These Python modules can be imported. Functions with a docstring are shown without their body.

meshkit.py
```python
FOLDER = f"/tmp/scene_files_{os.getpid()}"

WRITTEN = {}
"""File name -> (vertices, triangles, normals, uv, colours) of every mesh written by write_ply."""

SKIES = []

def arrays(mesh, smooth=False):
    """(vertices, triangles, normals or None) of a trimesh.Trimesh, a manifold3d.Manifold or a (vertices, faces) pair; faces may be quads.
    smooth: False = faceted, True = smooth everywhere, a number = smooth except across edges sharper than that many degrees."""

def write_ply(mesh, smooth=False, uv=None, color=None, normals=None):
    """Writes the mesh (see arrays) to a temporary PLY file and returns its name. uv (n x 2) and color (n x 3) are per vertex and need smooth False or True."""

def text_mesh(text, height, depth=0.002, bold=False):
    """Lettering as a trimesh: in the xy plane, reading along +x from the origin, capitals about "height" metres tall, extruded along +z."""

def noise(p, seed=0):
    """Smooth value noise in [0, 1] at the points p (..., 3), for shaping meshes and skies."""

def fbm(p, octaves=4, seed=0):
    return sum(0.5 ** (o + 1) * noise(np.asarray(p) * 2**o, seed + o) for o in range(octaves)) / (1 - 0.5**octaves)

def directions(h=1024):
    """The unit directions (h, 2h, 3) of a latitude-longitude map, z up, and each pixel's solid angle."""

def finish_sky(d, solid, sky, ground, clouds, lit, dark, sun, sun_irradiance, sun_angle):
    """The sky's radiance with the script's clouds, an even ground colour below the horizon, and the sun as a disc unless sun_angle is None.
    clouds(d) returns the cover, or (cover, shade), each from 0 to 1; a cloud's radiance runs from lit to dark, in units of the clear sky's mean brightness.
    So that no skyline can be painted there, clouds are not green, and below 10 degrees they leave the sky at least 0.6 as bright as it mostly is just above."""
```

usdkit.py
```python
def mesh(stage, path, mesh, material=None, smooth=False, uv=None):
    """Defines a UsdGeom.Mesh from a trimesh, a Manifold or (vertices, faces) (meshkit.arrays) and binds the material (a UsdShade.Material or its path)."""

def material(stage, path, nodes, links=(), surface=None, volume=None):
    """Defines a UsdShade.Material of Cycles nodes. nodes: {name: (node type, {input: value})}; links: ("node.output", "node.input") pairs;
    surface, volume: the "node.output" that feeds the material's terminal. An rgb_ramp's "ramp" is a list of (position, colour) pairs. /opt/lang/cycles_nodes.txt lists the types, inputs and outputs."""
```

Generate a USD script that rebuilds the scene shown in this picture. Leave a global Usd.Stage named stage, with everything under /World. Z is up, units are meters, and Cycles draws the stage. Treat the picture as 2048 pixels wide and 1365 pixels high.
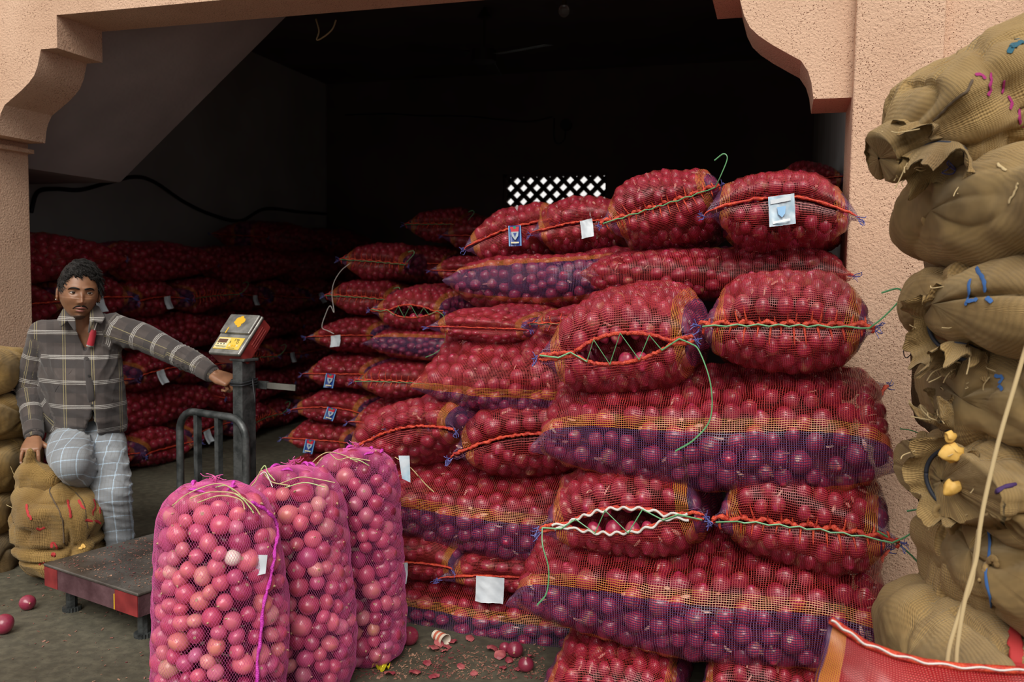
import math
import numpy as np
import trimesh
import shapely.geometry as sg
import manifold3d as m3
import usdkit
import meshkit
from scipy.spatial import cKDTree
from pxr import Usd, UsdGeom, UsdLux, UsdShade, Gf, Sdf, Vt

stage = Usd.Stage.CreateInMemory()
UsdGeom.SetStageUpAxis(stage, 'Z')
UsdGeom.SetStageMetersPerUnit(stage, 1.0)
UsdGeom.Xform.Define(stage, '/World')

# ------------------------------------------------------------------ camera
FPX = 1757.17
_pi, _ya, _ro = np.radians([4.072, 17.046, 0.845])
_cy, _sy, _cp, _sp = np.cos(_ya), np.sin(_ya), np.cos(_pi), np.sin(_pi)
CF = np.array([-_sy * _cp, _cy * _cp, -_sp])
_R0 = np.array([_cy, _sy, 0.0])
_U0 = np.cross(_R0, CF)
CR = _R0 * np.cos(_ro) + _U0 * np.sin(_ro)
CU = np.cross(CR, CF)
CAM = np.array([0.0, -3.3, 1.3])
cam = UsdGeom.Camera.Define(stage, '/World/camera')
_m = np.eye(4)
_m[0, :3], _m[1, :3], _m[2, :3], _m[3, :3] = CR, CU, -CF, CAM
cam.AddTransformOp().Set(Gf.Matrix4d(_m.tolist()))
cam.CreateHorizontalApertureAttr(36.0)
cam.CreateVerticalApertureAttr(36.0 * 1365 / 2048)
cam.CreateFocalLengthAttr(36.0 * FPX / 2048)
cam.CreateFStopAttr(4.5)
cam.CreateFocusDistanceAttr(2.75)
cam.CreateClippingRangeAttr(Gf.Vec2f(0.05, 500))
cam.CreateExposureAttr(-0.04)

# ------------------------------------------------------------------ sky: bright overcast day over the market yard
sky = UsdLux.DomeLight.Define(stage, '/World/overcast_sky')
sky.CreateIntensityAttr(0.31)
sky.CreateColorAttr(Gf.Vec3f(1.0, 0.975, 0.94))
glow = UsdLux.DistantLight.Define(stage, '/World/veiled_sun')          # the sun's glow through thin cloud, high over the yard
glow.CreateIntensityAttr(2.4)
glow.CreateAngleAttr(38.0)
glow.CreateColorAttr(Gf.Vec3f(1.0, 0.955, 0.88))
_d = np.array([-0.12, 0.74, -0.68])
_z = -_d / np.linalg.norm(_d)
_x = np.cross([0, 0, 1.0], _z)
_x /= np.linalg.norm(_x)
_q = np.eye(4)
_q[0, :3], _q[1, :3], _q[2, :3] = _x, np.cross(_z, _x), _z
glow.AddTransformOp().Set(Gf.Matrix4d(_q.tolist()))


def ray(px, py):
    return CF + CR * (px - 1024) / FPX - CU * (py - 682.5) / FPX


def at(px, py, z):
    return CAM + ray(px, py) * z


def aty(px, py, y):
    r = ray(px, py)
    return CAM + r * ((y - CAM[1]) / r[1])


def atx(px, py, x):
    r = ray(px, py)
    return CAM + r * ((x - CAM[0]) / r[0])


def atz(px, py, h=0.0):
    r = ray(px, py)
    return CAM + r * ((h - CAM[2]) / r[2])


# ------------------------------------------------------------------ prim helpers
_names = {}


def numbered(parent, name):
    k = (parent, name)
    _names[k] = _names.get(k, -1) + 1
    n = _names[k]
    return f'{parent}/{name}' + (f'_{n:03d}' if n else '')


def setd(p, label=None, cat=None, group=None, kind=None):
    for k, v in (('label', label), ('category', cat), ('group', group), ('kind', kind)):
        if v:
            p.SetCustomDataByKey(k, v)
    return p


def path_of(p):
    return '/World' if p is None else str(p.GetPath())


def obj(name, mesh, mat, parent=None, smooth=40, uv=None, label=None, cat=None, group=None, kind=None):
    m = usdkit.mesh(stage, numbered(path_of(parent), name), mesh, '/World/Looks/' + mat, smooth=smooth, uv=uv)
    return setd(m.GetPrim(), label, cat, group, kind)


def xform(path, M=None):
    x = UsdGeom.Xform.Define(stage, path)
    if M is not None:
        x.AddTransformOp().Set(Gf.Matrix4d(np.asarray(M, float).T.tolist()))
    return x.GetPrim()


def thing(name, label, cat, M=None, group=None):
    return setd(xform(numbered('/World', name), M), label, cat, group)


def proto(name):
    p = stage.CreateClassPrim('/World/' + name)
    p.SetTypeName('Xform')
    return p


def copy_of(pr, name, label, cat, M, group=None):
    p = thing(name, label, cat, M, group)
    p.GetReferences().AddInternalReference(pr.GetPath())
    p.SetInstanceable(True)
    return p


def TRS(loc, rz=0, rx=0, ry=0, s=(1, 1, 1)):
    def r(a, ax):
        return trimesh.transformations.rotation_matrix(math.radians(a), ax)
    return trimesh.transformations.translation_matrix(loc) @ r(rz, [0, 0, 1]) @ r(ry, [0, 1, 0]) @ r(rx, [1, 0, 0]) @ np.diag([*s, 1.0])


def MX(parts):
    return trimesh.util.concatenate([p if isinstance(p, trimesh.Trimesh) else trimesh.Trimesh(*p, process=False) for p in parts])


def box(x0, x1, y0, y1, z0, z1):
    b = trimesh.creation.box([x1 - x0, y1 - y0, z1 - z0])
    b.apply_translation([(x0 + x1) / 2, (y0 + y1) / 2, (z0 + z1) / 2])
    return b


def rbox(sx, sy, sz, r=0.004, n=8):
    """Box with rounded edges centred at the origin."""
    s = m3.Manifold.sphere(r, n)
    pts = [s.translate([a * (sx / 2 - r), b * (sy / 2 - r), c * (sz / 2 - r)]) for a in (-1, 1) for b in (-1, 1) for c in (-1, 1)]
    return to_tri(m3.Manifold.batch_hull(pts))


def to_tri(m):
    q = m.to_mesh()
    return trimesh.Trimesh(q.vert_properties[:, :3], q.tri_verts, process=False)


def catmull(pts, n=8):
    P = np.asarray(pts, float)
    P = np.vstack([2 * P[0] - P[1], P, 2 * P[-1] - P[-2]])
    out = []
    for i in range(1, len(P) - 2):
        t = np.linspace(0, 1, n, endpoint=False)[:, None]
        a, b, c, d = P[i - 1], P[i], P[i + 1], P[i + 2]
        out.append(0.5 * (2 * b + (c - a) * t + (2 * a - 5 * b + 4 * c - d) * t ** 2 + (3 * b - a - 3 * c + d) * t ** 3))
    return np.vstack([*out, P[-2][None]])


def tube(pts, r, n=6, closed=False, flat=None):
    """Swept tube; r a number or one per point; flat=(normal, ratio) squashes the section along normal."""
    P = np.asarray(pts, float)
    k = len(P)
    r = np.broadcast_to(np.asarray(r, float), (k,))
    T = np.gradient(P, axis=0)
    T /= np.maximum(np.linalg.norm(T, axis=1, keepdims=True), 1e-9)
    ref = np.array([0, 0, 1.0]) if abs(T[0][2]) < 0.9 else np.array([1.0, 0, 0])
    N = np.zeros_like(P)
    v = np.cross(T[0], ref)
    for i in range(k):
        v = v - T[i] * (v @ T[i])
        v = v / max(np.linalg.norm(v), 1e-9)
        N[i] = v
    B = np.cross(T, N)
    a = np.arange(n) / n * 2 * np.pi
    off = (np.cos(a)[None, :, None] * N[:, None] + np.sin(a)[None, :, None] * B[:, None]) * r[:, None, None]
    if flat is not None:
        d = np.asarray(flat[0], float)
        d = d / np.linalg.norm(d)
        off = off - (off @ d)[..., None] * d * (1 - flat[1])
    V = (P[:, None] + off).reshape(-1, 3)
    F = []
    for i in range(k - 1):
        for j in range(n):
            a0, a1, b0, b1 = i * n + j, i * n + (j + 1) % n, (i + 1) * n + j, (i + 1) * n + (j + 1) % n
            F += [[a0, a1, b1], [a0, b1, b0]]
    V = np.vstack([V, P[0], P[-1]])
    c0, c1 = k * n, k * n + 1
    for j in range(n):
        F += [[c0, (j + 1) % n, j], [c1, (k - 1) * n + j, (k - 1) * n + (j + 1) % n]]
    return trimesh.Trimesh(V, np.array(F)[:, ::-1] if False else F, process=False)


def grid_faces(nu, nv, wrap=False):
    i, j = np.meshgrid(np.arange(nu - 1), np.arange(nv if wrap else nv - 1), indexing='ij')
    j2 = (j + 1) % nv
    a, b, c, d = i * nv + j, i * nv + j2, (i + 1) * nv + j2, (i + 1) * nv + j
    return np.stack([a, b, c, d], -1).reshape(-1, 4)


def quads(V, F):
    F = np.asarray(F)
    return trimesh.Trimesh(V, np.vstack([F[:, [0, 1, 2]], F[:, [0, 2, 3]]]), process=False)


# ------------------------------------------------------------------ materials
def M(name, nodes, links=(), surface='p.BSDF'):
    return usdkit.material(stage, '/World/Looks/' + name, nodes, links, surface)


def plain(name, c, rough=0.6, metal=0.0, **kw):
    return M(name, {'p': ('principled_bsdf', dict(base_color=c, roughness=rough, metallic=metal, **kw))})


def noisy(name, c1, c2, scale, rough=0.7, bump=0.0, bscale=None, metal=0.0, lo=0.35, hi=0.65, detail=4, coords='object', dist=0.01, **kw):
    nodes = {'t': ('texture_coordinate', {}), 'g': ('geometry', {}), 'n': ('noise_texture', dict(scale=scale, detail=detail)), 'r': ('rgb_ramp', {'ramp': [(lo, c1), (hi, c2)]}),
             'p': ('principled_bsdf', dict(roughness=rough, metallic=metal, **kw))}
    src = 't.object' if coords == 'object' else 'g.position'
    links = [(src, 'n.vector'), ('n.fac', 'r.fac'), ('r.color', 'p.base_color')]
    if bump:
        nodes['nb'] = ('noise_texture', dict(scale=bscale or scale * 4, detail=3))
        nodes['b'] = ('bump', dict(strength=bump, distance=dist))
        links += [(src, 'nb.vector'), ('nb.fac', 'b.height'), ('b.normal', 'p.normal')]
    return M(name, nodes, links)


def stucco(name, c1, c2, speck, dirt):
    """Rough painted plaster: pebbly relief, dark pin holes, brown dust worn on near the ground."""
    n = {'g': ('geometry', {}), 'n1': ('noise_texture', dict(scale=2.2, detail=5)), 'r1': ('rgb_ramp', {'ramp': [(0.35, c1), (0.65, c2)]}),
         'v': ('voronoi_texture', dict(scale=125.0)), 'n2': ('noise_texture', dict(scale=9.0, detail=3)),
         'w': ('math', dict(math_type='multiply', value2=0.40)), 'lt': ('math', dict(math_type='less_than')),
         'mx': ('mix_color', dict(b=speck)), 'nb': ('noise_texture', dict(scale=110.0, detail=4, roughness=0.6)),
         'bp': ('bump', dict(strength=0.85, distance=0.008)), 's': ('separate_xyz', {}),
         'mr': ('map_range', dict(from_min=0.15, from_max=1.5, to_min=0.0, to_max=0.0, clamp=True)),
         'n3': ('noise_texture', dict(scale=5.0, detail=5)), 'dm': ('math', dict(math_type='multiply')), 'md': ('mix_color', dict(b=dirt)),
         'p': ('principled_bsdf', dict(roughness=0.85, specular_ior_level=0.25))}
    l = [('g.position', 'n1.vector'), ('n1.fac', 'r1.fac'), ('g.position', 'v.vector'), ('g.position', 'n2.vector'), ('n2.fac', 'w.value1'),
         ('v.distance', 'lt.value1'), ('w.value', 'lt.value2'), ('r1.color', 'mx.a'), ('lt.value', 'mx.fac'),
         ('g.position', 'nb.vector'), ('nb.fac', 'bp.height'), ('bp.normal', 'p.normal'), ('g.position', 's.vector'), ('s.z', 'mr.value'),
         ('g.position', 'n3.vector'), ('mr.result', 'dm.value1'), ('n3.fac', 'dm.value2'), ('dm.value', 'md.fac'), ('mx.result', 'md.a'), ('md.result', 'p.base_color')]
    return M(name, n, l)


stucco('pink_plaster', (0.60, 0.385, 0.265), (0.70, 0.47, 0.335), (0.22, 0.11, 0.07), (0.20, 0.125, 0.08))
noisy('grey_plaster', (0.33, 0.31, 0.31), (0.47, 0.44, 0.44), 1.6, 0.9, bump=0.2, bscale=40)
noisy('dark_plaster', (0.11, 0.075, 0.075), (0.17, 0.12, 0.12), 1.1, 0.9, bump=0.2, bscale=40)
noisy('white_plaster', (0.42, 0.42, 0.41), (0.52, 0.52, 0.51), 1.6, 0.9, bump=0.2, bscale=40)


def floor_mat():
    n = {'g': ('geometry', {}), 'n1': ('noise_texture', dict(scale=1.4, detail=6, roughness=0.6)), 'r1': ('rgb_ramp', {'ramp': [(0.3, (0.055, 0.050, 0.036)), (0.7, (0.115, 0.108, 0.080))]}),
         'n2': ('noise_texture', dict(scale=28, detail=4)), 'r2': ('rgb_ramp', {'ramp': [(0.4, (0.75, 0.72, 0.66)), (0.65, (1.15, 1.1, 1.0))]}),
         'mu': ('mix_color', dict(blend_type='multiply', fac=1.0, use_clamp=False)), 'v': ('voronoi_texture', dict(scale=60.0)), 'lt': ('math', dict(math_type='less_than', value2=0.13)),
         'mx': ('mix_color', dict(b=(0.045, 0.03, 0.025))), 'bp': ('bump', dict(strength=0.35, distance=0.01)),
         'rr': ('map_range', dict(from_min=0.35, from_max=0.6, to_min=0.55, to_max=0.85)), 'p': ('principled_bsdf', {})}
    l = [('g.position', 'n1.vector'), ('n1.fac', 'r1.fac'), ('g.position', 'n2.vector'), ('n2.fac', 'r2.fac'), ('r1.color', 'mu.a'), ('r2.color', 'mu.b'),
         ('g.position', 'v.vector'), ('v.distance', 'lt.value1'), ('lt.value', 'mx.fac'), ('mu.result', 'mx.a'), ('mx.result', 'p.base_color'),
         ('n2.fac', 'bp.height'), ('bp.normal', 'p.normal'), ('n1.fac', 'rr.value'), ('rr.result', 'p.roughness')]
    M('floor_concrete', n, l)


floor_mat()


def onion_mat(name, stops, rnd):
    """Papery red onion skin: hue by random, paler root end, meridian streaks."""
    n = {'t': ('texture_coordinate', {}), 'g': ('geometry', {}), 'oi': ('object_info', {}), 'r': ('rgb_ramp', {'ramp': stops}),
         'nn': ('noise_texture', dict(scale=70.0, detail=3)), 'r2': ('rgb_ramp', {'ramp': [(0.32, (0.70, 0.62, 0.68)), (0.68, (1.25, 1.15, 1.1))]}),
         'mu': ('mix_color', dict(blend_type='multiply', fac=1.0, use_clamp=False)),
         'nt': ('noise_texture', dict(scale=26.0, detail=4)), 'rt': ('rgb_ramp', {'ramp': [(0.58, (0, 0, 0)), (0.72, (1, 1, 1))]}),
         'mt': ('mix_color', dict(b=(0.42, 0.20, 0.12))), 'p': ('principled_bsdf', dict(roughness=0.34, coat_weight=0.35, coat_roughness=0.2, subsurface_weight=0.0))}
    l = [(rnd, 'r.fac'), ('t.object', 'nn.vector'), ('nn.fac', 'r2.fac'), ('r.color', 'mu.a'), ('r2.color', 'mu.b'),
         ('t.object', 'nt.vector'), ('nt.fac', 'rt.fac'), ('rt.color', 'mt.fac'), ('mu.result', 'mt.a'), ('mt.result', 'p.base_color')]
    return M(name, n, l)


RED = [(0.0, (0.34, 0.022, 0.07)), (0.2, (0.56, 0.06, 0.12)), (0.4, (0.70, 0.13, 0.20)), (0.55, (0.44, 0.045, 0.13)), (0.72, (0.70, 0.20, 0.25)), (0.88, (0.68, 0.24, 0.18)), (1.0, (0.72, 0.42, 0.27))]
onion_mat('sacked_onion', RED, 'g.random_per_island')


def net_mat(name, pitch_u, pitch_v, per, wu, wv):
    """Woven plastic netting from the uv (metres along, share around): red with orange-edged purple bands down both sides; the holes are open."""
    n = {'t': ('uvmap', {}), 's': ('separate_xyz', {}), 'g': ('geometry', {}), 'nz': ('noise_texture', dict(scale=14.0, detail=2)),
         'jz': ('math', dict(math_type='multiply_add', value2=0.012, value3=-0.006)),
         'ua': ('math', dict(math_type='add')), 'um': ('math', dict(math_type='multiply', value2=1 / pitch_u)), 'uf': ('math', dict(math_type='fraction')), 'ul': ('math', dict(math_type='less_than', value2=wu)),
         'vj': ('math', dict(math_type='multiply_add', value2=1.0)), 'vm': ('math', dict(math_type='multiply', value2=per / pitch_v)), 'vf': ('math', dict(math_type='fraction')), 'vl': ('math', dict(math_type='less_than', value2=wv)),
         'mx': ('math', dict(math_type='maximum')), 'vw': ('math', dict(math_type='fraction')),
         'bd': ('rgb_ramp', {'interpolate': False, 'ramp': BAND}), 'wf': ('rgb_ramp', {'interpolate': False, 'ramp': WEFT}), 'cm': ('mix_color', {}),
         'lm': ('noise_texture', dict(scale=9.0, detail=2)), 'lr': ('rgb_ramp', {'ramp': [(0.3, (0.72, 0.72, 0.72)), (0.7, (1.2, 1.2, 1.2))]}), 'mu': ('mix_color', dict(blend_type='multiply', fac=1.0, use_clamp=False)),
         'p': ('principled_bsdf', dict(roughness=0.36, specular_ior_level=0.5)), 'tl': ('translucent_bsdf', {}), 'm1': ('mix_closure', dict(fac=0.15)),
         'tr': ('transparent_bsdf', {}), 'm2': ('mix_closure', {})}
    l = [('t.UV', 's.vector'), ('g.position', 'nz.vector'), ('nz.fac', 'jz.value1'), ('s.x', 'ua.value1'), ('jz.value', 'ua.value2'),
         ('ua.value', 'um.value1'), ('um.value', 'uf.value1'), ('uf.value', 'ul.value1'), ('s.y', 'vj.value1'), ('jz.value', 'vj.value3'), ('vj.value', 'vm.value1'), ('vm.value', 'vf.value1'), ('vf.value', 'vl.value1'),
         ('ul.value', 'mx.value1'), ('vl.value', 'mx.value2'), ('s.y', 'vw.value1'), ('vw.value', 'bd.fac'), ('vw.value', 'wf.fac'), ('vl.value', 'cm.fac'), ('wf.color', 'cm.a'), ('bd.color', 'cm.b'),
         ('g.position', 'lm.vector'), ('lm.fac', 'lr.fac'), ('cm.result', 'mu.a'), ('lr.color', 'mu.b'),
         ('mu.result', 'p.base_color'), ('mu.result', 'tl.color'), ('p.BSDF', 'm1.closure1'), ('tl.BSDF', 'm1.closure2'),
         ('mx.value', 'm2.fac'), ('tr.BSDF', 'm2.closure1'), ('m1.closure', 'm2.closure2')]
    return M(name, n, l, 'm2.closure')


_r, _o, _p = (0.27, 0.008, 0.011), (0.58, 0.23, 0.03), (0.042, 0.020, 0.095)
BAND = [(0.0, _p), (0.062, _o), (0.092, _r), (0.408, _o), (0.438, _p), (0.562, _o), (0.592, _r), (0.908, _o), (0.938, _p), (1.0, _p)]
_w, _wp = (0.60, 0.09, 0.085), (0.34, 0.13, 0.22)  # weft brighter than the warp: its glints are put into the colour
WEFT = [(0.0, _wp), (0.062, _w), (0.438, _wp), (0.562, _w), (0.938, _wp), (1.0, _wp)]
PER = 1.40
net_mat('red_net', 0.0068, 0.0062, PER, 0.19, 0.29)
net_mat('red_net_dense', 0.0048, 0.0048, PER, 0.55, 0.60)
noisy('red_hem', (0.40, 0.022, 0.016), (0.66, 0.075, 0.028), 60, 0.5, bump=0.6, bscale=160)
plain('green_twine', (0.11, 0.34, 0.15), 0.4)
plain('white_twine', (0.62, 0.58, 0.55), 0.6)
plain('blue_thread', (0.09, 0.10, 0.33), 0.5)
noisy('white_tag', (0.50, 0.55, 0.60), (0.62, 0.67, 0.72), 18, 0.4)
noisy('pale_blue_tag', (0.33, 0.47, 0.58), (0.55, 0.62, 0.68), 30, 0.35)
plain('blue_print', (0.015, 0.045, 0.24), 0.35)
plain('light_blue_print', (0.15, 0.36, 0.62), 0.35)
plain('red_print', (0.50, 0.02, 0.04), 0.35)
plain('cream_print', (0.62, 0.56, 0.36), 0.35)
plain('grey_print', (0.34, 0.40, 0.44), 0.35)
plain('green_print', (0.02, 0.24, 0.12), 0.35)

PINKY = [(0.0, (0.30, 0.020, 0.085)), (0.16, (0.52, 0.060, 0.14)), (0.32, (0.66, 0.16, 0.20)), (0.46, (0.42, 0.055, 0.17)), (0.58, (0.60, 0.10, 0.16)), (0.72, (0.50, 0.14, 0.28)), (0.84, (0.64, 0.20, 0.17)), (0.94, (0.70, 0.36, 0.34)), (1.0, (0.50, 0.27, 0.15))]
onion_mat('dark_onion', [(0, (0.22, 0.015, 0.05)), (1, (0.30, 0.03, 0.08))], 'oi.random')
onion_mat('loose_onion', PINKY, 'oi.random')
noisy('white_onion', (0.72, 0.66, 0.55), (0.80, 0.76, 0.66), 30, 0.3)
noisy('dry_neck', (0.36, 0.22, 0.12), (0.55, 0.38, 0.22), 60, 0.8)
noisy('onion_root', (0.30, 0.21, 0.12), (0.46, 0.36, 0.22), 90, 0.9)
M('pink_thread', {'p': ('principled_bsdf', dict(base_color=(0.74, 0.15, 0.42), roughness=0.4)), 't': ('translucent_bsdf', dict(color=(0.80, 0.10, 0.46))), 'm': ('mix_closure', dict(fac=0.35))}, [('p.BSDF', 'm.closure1'), ('t.BSDF', 'm.closure2')], 'm.closure')
noisy('pink_cord', (0.50, 0.02, 0.36), (0.72, 0.07, 0.55), 90, 0.4, bump=0.6, bscale=260)
plain('straw_twine', (0.50, 0.40, 0.20), 0.6)
plain('lime_twine', (0.42, 0.55, 0.22), 0.5)


def jute_mat(name, c1, c2, stain):
    n = {'u': ('uvmap', {}), 's': ('separate_xyz', {}), 'g': ('geometry', {}), 'n1': ('noise_texture', dict(scale=7.0, detail=5, roughness=0.6)), 'r1': ('rgb_ramp', {'ramp': [(0.3, c1), (0.7, c2)]}),
         'n2': ('noise_texture', dict(scale=3.0, detail=3)), 'rs': ('rgb_ramp', {'ramp': [(0.56, (0, 0, 0)), (0.74, (0.8, 0.8, 0.8))]}), 'ms': ('mix_color', dict(b=stain)),
         'j': ('noise_texture', dict(scale=40.0, detail=2)), 'ja': ('math', dict(math_type='multiply_add', value2=0.006)), 'jb': ('math', dict(math_type='multiply_add', value2=0.006)),
         'a': ('math', dict(math_type='multiply', value2=2 * math.pi / 0.0042)), 'b': ('math', dict(math_type='multiply', value2=2 * math.pi / 0.0060)), 'sa': ('math', dict(math_type='sine')), 'sb': ('math', dict(math_type='sine')),
         'ad': ('math', dict(math_type='multiply_add', value2=0.55)), 'mr': ('map_range', dict(from_min=-1.5, from_max=1.5, to_min=0.72, to_max=1.14)), 'mu': ('mix_color', dict(blend_type='multiply', fac=1.0, use_clamp=False)),
         'bp': ('bump', dict(strength=0.7, distance=0.0012)), 'p': ('principled_bsdf', dict(roughness=0.9, specular_ior_level=0.2, sheen_weight=0.25, sheen_tint=(0.8, 0.7, 0.5)))}
    l = [('u.UV', 's.vector'), ('g.position', 'n1.vector'), ('n1.fac', 'r1.fac'), ('g.position', 'n2.vector'), ('n2.fac', 'rs.fac'), ('rs.color', 'ms.fac'), ('r1.color', 'ms.a'),
         ('g.position', 'j.vector'), ('j.fac', 'ja.value1'), ('s.y', 'ja.value3'), ('j.fac', 'jb.value1'), ('s.x', 'jb.value3'), ('ja.value', 'a.value1'), ('a.value', 'sa.value1'), ('jb.value', 'b.value1'), ('b.value', 'sb.value1'),
         ('sb.value', 'ad.value1'), ('sa.value', 'ad.value3'), ('ad.value', 'mr.value'), ('ms.result', 'mu.a'), ('mr.result', 'mu.b'), ('mu.result', 'p.base_color'), ('ad.value', 'bp.height'), ('bp.normal', 'p.normal')]
    return M(name, n, l)


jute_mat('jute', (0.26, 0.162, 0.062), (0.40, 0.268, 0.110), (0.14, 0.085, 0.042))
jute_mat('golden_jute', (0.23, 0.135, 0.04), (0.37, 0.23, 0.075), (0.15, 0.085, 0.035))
jute_mat('shaded_jute', (0.13, 0.08, 0.032), (0.21, 0.135, 0.06), (0.10, 0.07, 0.04))  # darker copy of jute; shade in and behind the piles put into the colour
plain('paint_blue', (0.04, 0.13, 0.36), 0.8)
plain('paint_teal', (0.01, 0.085, 0.13), 0.8)
plain('paint_magenta', (0.30, 0.015, 0.13), 0.8)
plain('paint_red', (0.42, 0.03, 0.03), 0.8)
plain('paint_violet', (0.05, 0.02, 0.10), 0.8)
plain('rope_cream', (0.50, 0.38, 0.20), 0.9)
plain('dark_thread', (0.02, 0.025, 0.04), 0.6)
plain('seam_thread', (0.09, 0.06, 0.035), 0.8)
noisy('ginger', (0.60, 0.34, 0.06), (0.74, 0.46, 0.12), 40, 0.6)
noisy('scale_top', (0.070, 0.058, 0.050), (0.15, 0.135, 0.12), 7, 0.38, bump=0.25, bscale=60, metal=0.35)
noisy('scale_skirt', (0.055, 0.020, 0.026), (0.13, 0.065, 0.075), 9, 0.5, bump=0.2, bscale=50)
noisy('red_paint', (0.16, 0.012, 0.014), (0.28, 0.03, 0.03), 12, 0.5)
noisy('iron', (0.030, 0.034, 0.034), (0.095, 0.10, 0.10), 22, 0.45, bump=0.15, bscale=90, metal=0.5)
noisy('black_iron', (0.012, 0.014, 0.014), (0.05, 0.055, 0.055), 30, 0.5, bump=0.2, bscale=90)
noisy('steel', (0.42, 0.42, 0.40), (0.62, 0.62, 0.60), 14, 0.28, metal=1.0)
noisy('dirty_steel', (0.20, 0.20, 0.185), (0.40, 0.39, 0.36), 22, 0.40, metal=0.9)
plain('black_rubber', (0.014, 0.015, 0.018), 0.5)
noisy('head_red', (0.15, 0.014, 0.014), (0.24, 0.028, 0.024), 20, 0.45)
plain('panel_yellow', (0.66, 0.46, 0.06), 0.5)
plain('panel_pale', (0.62, 0.56, 0.30), 0.5)
plain('turmeric', (0.62, 0.36, 0.012), 0.8)
plain('display_brown', (0.10, 0.035, 0.012), 0.2)
plain('print_black', (0.02, 0.02, 0.02), 0.5)
plain('white_plastic', (0.70, 0.68, 0.64), 0.4)
plain('cable_blue', (0.010, 0.012, 0.022), 0.45)
plain('wire_tan', (0.20, 0.14, 0.07), 0.5)
plain('fan_brown', (0.030, 0.022, 0.018), 0.4)
plain('bulb_glass', (0.9, 0.9, 0.9), 0.05, transmission_weight=0.85)
plain('brass', (0.30, 0.22, 0.10), 0.4, 0.9)
noisy('peel', (0.20, 0.018, 0.035), (0.42, 0.11, 0.11), 25, 0.45)
noisy('peel_chaff', (0.15, 0.03, 0.035), (0.36, 0.20, 0.13), 9, 0.7, coords='position')
noisy('paper_cup', (0.60, 0.50, 0.40), (0.72, 0.62, 0.52), 20, 0.6)
plain('cup_red', (0.50, 0.12, 0.07), 0.6)
plain('yellow_foil', (0.68, 0.58, 0.03), 0.3, 0.4)


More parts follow.
